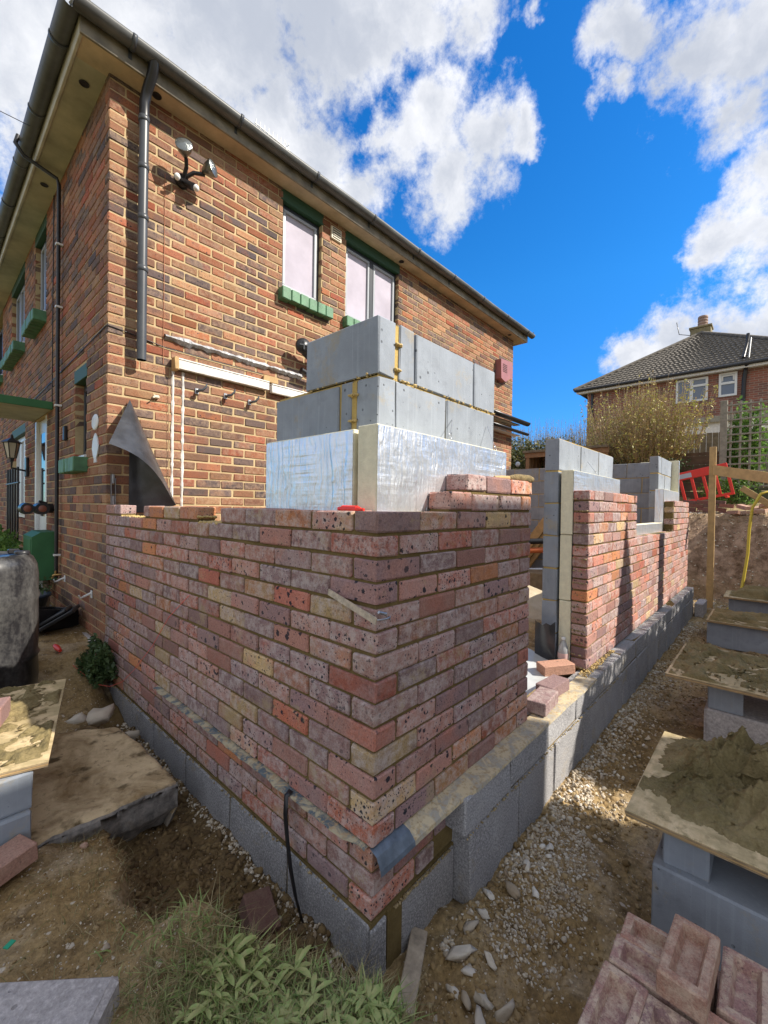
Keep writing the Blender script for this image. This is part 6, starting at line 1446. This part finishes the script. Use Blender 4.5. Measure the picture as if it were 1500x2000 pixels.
# playhouse
ph = thing('timber_playhouse', 'brown timber playhouse with a flat roof under the twiggy bush', 'playhouse', (10.4, 3.1, 1.6))
MB().box(10.2, 11.6, 2.05, 4.2, 2.60, 2.66, 0, .004).build('roof', M_oldw, ph)
for y in (2.12, 4.08): MB().box(10.26, 10.36, y-.05, y+.05, 1.2, 2.6, 0, .004).build('post', mat('warm_brown_timber', (.30, .165, .08), .75, var=.2, vscale=14), ph)
MB().box(10.24, 10.27, 2.05, 4.15, 2.47, 2.598, 0, .003).build('fascia', MATS['warm_brown_timber'], ph)
for k in range(8): MB().box(11.3, 11.33, 2.1+k*.25, 2.34+k*.25, 1.3, 2.6, 0, .003).build('wall_board', MATS['warm_brown_timber'], ph)
for k in range(4): MB().box(10.4+k*.22, 10.6+k*.22, 4.07, 4.09, 1.3, 2.6, 0, .003).build('wall_board', MATS['warm_brown_timber'], ph)
mb = MB(); mb.lathe([(0, .03), (.06, .02), (.07, 0)], 14, 0, aimed((10.1, 4.28, 2.30), (-1, 0, 0))); tag(mb.build('garden_lamp', mat('pale_lens', (.5, .55, .6), .2)), 'small round pale lamp on a wire beside the playhouse', 'lamp')
# things inside the footprint seen through the door gap
mb = MB(); q = Matrix.Translation((4.9, 1.75, -.1)) @ Matrix.Rotation(.9, 4, 'X') @ Matrix.Rotation(.2, 4, 'Z')
for k in range(3): mb = MB(); q = Matrix.Translation((6.0+k*.05, 2.55-.09*k, -.1)) @ Matrix.Rotation(.62, 4, 'X'); mb.box(-.03, .03, -.07, .07, 0, 1.25, 0, .004, M_=q); tag(mb.build('timber_plank', M_wood), ('nearest', 'middle', 'farthest')[k]+' of the pale planks leaning inside the shell behind the door gap', 'plank', 'planks leaning inside the shell')
for i, (z, m_, lb) in enumerate(((.42, M_orange, 'orange drain pipe lying across the shell behind the door gap'), (.56, M_black, 'black drain pipe lying above the orange one'), (.12, M_steel, 'grey metal pole lying low across the shell behind the door gap'))):
    mb = MB(); mb.tube([(5.2, 2.4, z-.03), (5.9, 1.2, z+.06)], .045 if i < 2 else .03, 12); tag(mb.build('drain_pipe', m_), lb, 'pipe')
tag(cblock(None, 5.1, 5.55, 1.3, 2.5, -.15, .14, M_oldw, 'timber_pallet'), 'dark timber stack under the pipes inside the shell', 'timber stack')
X, Y = np.meshgrid(np.linspace(3.2, 5.0, 60), np.linspace(.6, 2.6, 60), indexing='ij'); Z = -.15+.30*gauss(X, Y, 4.1, 1.6, .6, .7)+.03*fbm(X, Y, 6, 4, 2); I = np.arange(3600).reshape(60, 60)
tag(put('sand_heap', np_mesh('sand_heap', np.stack([X.ravel(), Y.ravel(), Z.ravel()], 1), np.stack([I[:-1, :-1].ravel(), I[1:, :-1].ravel(), I[1:, 1:].ravel(), I[:-1, 1:].ravel()], 1), mortar_mat('pale_sand', (.36, .30, .20), (.55, .47, .35)), smooth=True)), 'sunlit heap of pale sand and rubble inside the shell', 'sand heap')

# ================================================================== FAR HOUSE
FX = 18.0
fh = thing('far_brick_house', 'dark red brick house with a tiled hipped roof and white windows beyond the garden', 'house', (18, 1.6, 1.4))
WB = (FX, 5.0, -2.0)
mb = MB(); mb.box(FX, FX+8, -1.95, 4.95, 1.0, 5.95); o = mb.build('walls', [M_fw, M_fwx], fh)
for p in o.data.polygons: p.material_index = 0 if abs(p.normal.x) > .5 else 1
mb = MB(); mb.box(FX-.30, FX-.02, -2.3, 5.28, 5.955, 5.975); mb.box(FX-.31, FX-.28, -2.3, 5.3, 5.93, 6.07, 0, .004); mb.build('fascia', M_whited, fh)
mb = MB(); mb.tube([(FX-.36, -2.3, 6.06), (FX-.36, 5.35, 6.06)], .06, 8); mb.build('gutter', M_black, fh)
ex, y0_, y1_ = FX-.36, -2.38, 5.38; hy = (y1_-y0_)/2; zt = 6.06; rise = 2.6; rows = 19; rf = thing('x', None, None) if False else None
mb = MB(); vs = []
for k in range(rows):
    a = k/rows; b = (k+1)/rows
    A_ = lambda f, dz: ((ex+hy*f), zt+rise*f+dz)
    (xa, za), (xb, zb) = A_(a, .0), A_(b, -.02)
    ya0, ya1, yb0, yb1 = y0_+hy*a, y1_-hy*a, y0_+hy*b, y1_-hy*b
    n = max(2, int((ya1-ya0)/.15))
    # every tile has its roll: a raised strip with shadowed side
    for j in range(n):
        u0 = j/n; u1 = (j+.62)/n; u2 = (j+1)/n
        f = lambda u, top, dz: (xa, ya0+(ya1-ya0)*u, za+dz) if not top else (xb+.012, yb0+(yb1-yb0)*u, zb+dz)
        vs_ = [f(u0, 0, .035), f((u0+u1)/2, 0, .065), f(u1, 0, .035), f(u2, 0, .035), f(u0, 1, .0), f((u0+u1)/2, 1, .03), f(u1, 1, .0), f(u2, 1, .0), f(u0, 0, 0), f(u2, 0, 0)]
        mb.add(vs_, [(0, 1, 5, 4), (1, 2, 6, 5), (2, 3, 7, 6), (8, 9, 3, 2, 1, 0)])
rfo = mb.build('roof', M_tile, fh)
mb = MB(); mb.add([(ex, y0_, zt), (ex, y1_, zt), (ex+hy, (y0_+y1_)/2, zt+rise-.03), (ex+12, (y0_+y1_)/2, zt+rise-.03), (ex+12, y0_, zt), (ex+12, y1_, zt)], [(0, 4, 3, 2), (1, 2, 3, 5), (0, 2, 1)]); mb.build('roof_slope', M_tile, fh)
mb = MB(); pk = (ex+hy, (y0_+y1_)/2, zt+rise+.04); mb.tube([(ex, y1_, zt+.05), pk], .075, 6); mb.tube([(ex, y0_, zt+.05), pk], .075, 6); mb.tube([pk, (pk[0]+7, pk[1], pk[2])], .08, 6); mb.build('ridge_tiles', M_tile, rfo)
mb = MB(); cx, cy = ex+hy+.35, (y0_+y1_)/2+.05; mb.box(cx-.30, cx+.30, cy-.36, cy+.36, 8.2, 8.95, 0, .02); mb.box(cx-.34, cx+.34, cy-.40, cy+.40, 8.95, 9.03, 0, .01); ch = mb.build('chimney', mat('mossy_chimney', (.24, .20, .11), .9, var=.3, vscale=6), fh)
mb = MB()
for k in range(4): mb.lathe([(.17-.004*k, k*.12), (.185, k*.12+.02), (.18, k*.12+.09), (.165, k*.12+.12)], 16, 0, Matrix.Translation((cx, cy-.05, 9.03)))
mb.build('chimney_pot', mat('ribbed_clay_pot', (.30, .20, .16), .8, var=.2), ch)
mb = MB(); mb.tube([(cx-.3, cy+.35, 8.7), (cx-.3, cy+.75, 8.85), (cx-.3, cy+.85, 9.4)], .015, 5); mb.build('aerial_bracket', M_black, ch)
def fwin(y0, y1, z0, z1, cross, op=False):
    mb = MB(); t = .07; x0, x1 = FX-.05, FX+.02
    mb.box(x0, x1, y0, y1, z0, z0+t, 0, .005); mb.box(x0, x1, y0, y1, z1-t, z1, 0, .005); mb.box(x0-.001, x1, y0, y0+t, z0+t, z1-t, 0, .005); mb.box(x0-.001, x1, y1-t, y1, z0+t, z1-t, 0, .005)
    for c in cross:
        if c[0] == 'v': mb.box(x0-.002, x1, c[1]-.05, c[1]+.05, z0+t, z1-t, 0, .004)
        else: mb.box(x0-.003, x1, c[2], c[3], c[1]-.04, c[1]+.04, 0, .004)
    w_ = mb.build('window', M_white, fh); mb = MB(); mb.box(FX-.012, FX-.004, y0+t, y1-t, z0+t, z1-t); mb.build('pane', mat('bluish_glass', (.10, .13, .18), .08, spec=.9), w_)
    if op: mb = MB(); q = Matrix.Translation((x0, 0, z1-.08)) @ Matrix.Rotation(-.35, 4, 'Y'); mb.box(-.03, 0, y0+.07, y1-.07, -.05, 0, 0, .003, M_=q); mb.box(-.03, 0, y0+.07, y1-.07, -.34, -.29, 0, .003, M_=q); mb.box(-.031, -.001, y0+.07, y0+.12, -.29, -.05, M_=q); mb.box(-.031, -.001, y1-.12, y1-.07, -.29, -.05, M_=q); mb.build('fanlight', M_white, w_)
fwin(.90, 1.85, 5.08-.02, 6.03-.13, [('v', 1.38), ('h', 5.62, .97, 1.33)])
fwin(.10, .60, 5.12-.02, 5.92, [('h', 5.56, .17, .53)], True)
mb = MB(); mb.tube([(FX-.12, -.12, 5.9), (FX-.06, -.08, 5.6), (FX-.06, -.05, 4.2)], .06, 8); mb.tube([(FX-.35, -.15, 6.05), (FX-.12, -.12, 5.9)], .06, 8); mb.build('downpipe', M_black, fh)
mb = MB(); mb.tube([(FX-.2, -.05, 6.3), (FX+.3, -.13, 6.95), (FX+.32, -.14, 7.25)], .05, 8); mb.tube([(FX-.10, -.19, 6.3), (FX+.36, -.22, 7.1)], .02, 6, 1); mb.build('soil_vent', [M_black, M_white], fh)
mb = MB(); mb.tube([(FX-.02, 4.75, 5.9), (FX-.06, 4.75, 2)], .05, 8); mb.build('downpipe', M_black, fh)
mb = MB(); mb.box(FX-1.8, FX-.01, -2.4, 2.6, 4.05, 4.12); mb.box(FX-1.82, FX-1.8, -2.4, 2.6, 3.95, 4.14, 0, .005); mb.build('extension_fascia', M_greyw, fh)
mb = MB(); mb.box(FX-1.7, FX-.02, -2.3, 2.5, 1.0, 4.04); mb.build('extension_wall', M_whited, fh)

# ================================================================== NEIGHBOUR SIDE (casts the shade over the site)
nb = thing('neighbour_outbuilding', 'tall pale rendered outbuilding standing out of frame to the right', 'outbuilding', (2, -4, 0))
MB().box(.70, 3.36, -7.5, -4.02, -.6, 4.55, 0, .01).build('walls', mat('cream_render', (.74, .70, .60), .9, var=.06, vscale=2), nb)
MB().box(.52, 3.54, -7.7, -3.80, 4.55, 4.72, 0, .01).build('eaves', M_soffitg, nb)
mb = MB(); mb.add([(.52, -3.8, 4.721), (3.54, -3.8, 4.721), (3.54, -7.7, 4.721), (.52, -7.7, 4.721), (2.03, -5.2, 5.6), (2.03, -6.3, 5.6)], [(0, 1, 4), (1, 2, 5, 4), (2, 3, 5), (3, 0, 4, 5)]); mb.build('roof', M_tile, nb)
mb = MB(); mb.box(1.4, 2.6, -4.02, -3.98, 1.4, 2.5, 0, .01); ww = mb.build('window', M_white, nb); MB().box(1.48, 2.52, -3.985, -3.975, 1.48, 2.42).build('pane', M_glass, ww)
bh = thing('garden_hedge', 'clipped green hedge out of frame to the right of the mortar boards', 'hedge', (6.2, -2.7, -.4))
X0, X1 = 3.05, 9.3; n1, n2 = 90, 14; vs = []
for i in range(n1+1):
    x = X0+(X1-X0)*i/n1; top = 2.14+.10*float(fbm(x, 0, 1.3, 3, 4))*2+np.interp(x, [3.1, 6.8, 7.6, 8.4, 9.3], [0, 0, .12, -.1, -.5])
    for j in range(n2+1):
        a = math.pi*j/n2; vs.append((x+.04*float(vnoise(i*.4, j*.7, 1)), -2.70+.30*math.cos(a)*(1+.2*float(vnoise(i*.5, j*.5, 1))), -.45+(top+.45)*min(1, math.sin(a)*3)*(1+.02*float(vnoise(i*.9, j, 1)))))
mb = MB(); mb.add(vs, [(i*(n2+1)+j, i*(n2+1)+j+1, (i+1)*(n2+1)+j+1, (i+1)*(n2+1)+j) for i in range(n1) for j in range(n2)]); mb.add([vs[j] for j in range(n2+1)], [tuple(range(n2+1))])
mb.build('inner_growth', mat('hedge_green', (.045, .07, .02), .9, var=.5, vscale=20, bump=(25, 1, .03)), bh)
leaves('leaves', [(lambda x, a: (x, -2.70+.36*math.cos(a), -.4+2.62*min(1, math.sin(a)*3)+rng.gauss(0, .03)))(rng.uniform(X0, X1-.4), rng.uniform(0, math.pi)) for _ in range(9000)], .035, M_leafd, bh)
cf = thing('small_conifer', 'slim pointed conifer rising out of the hedge, out of frame', 'conifer', (4.32, -2.4, -.4))
mb = MB(); mb.lathe([(.0, 3.33), (.02, 3.15), (.06, 3.0), (.14, 2.75), (.24, 2.45), (.26, 2.1), (.20, 1.5), (.30, .8), (.2, 0), (0, -.05)], 18, 0, Matrix.Translation((4.32, -2.4, -.0))); mb.build('crown', MATS['hedge_green'], cf)
MB().tube([(4.32, -2.4, -.5), (4.32, -2.4, .4)], .05, 8).build('trunk', M_oldw, cf)
leaves('leaves', [(lambda z, a, rr: (4.32+rr*math.cos(a), -2.4+rr*math.sin(a), z))(*(lambda z: (z, rng.uniform(0, 6.28), float(np.interp(z, [0, .8, 1.5, 2.1, 2.75, 3.3], [.2, .3, .2, .26, .14, .0]))*rng.uniform(.95, 1.12)))(rng.uniform(.2, 3.3))) for _ in range(3000)], .02, M_leafd, cf)
gp = thing('garden_post', 'broad timber post standing in the hedge line, out of frame', 'post', (5.83, -2.35, -.4))
MB().box(5.71, 5.96, -2.42, -2.30, -.5, 3.08, 0, .01).build('post', M_greyw, gp)
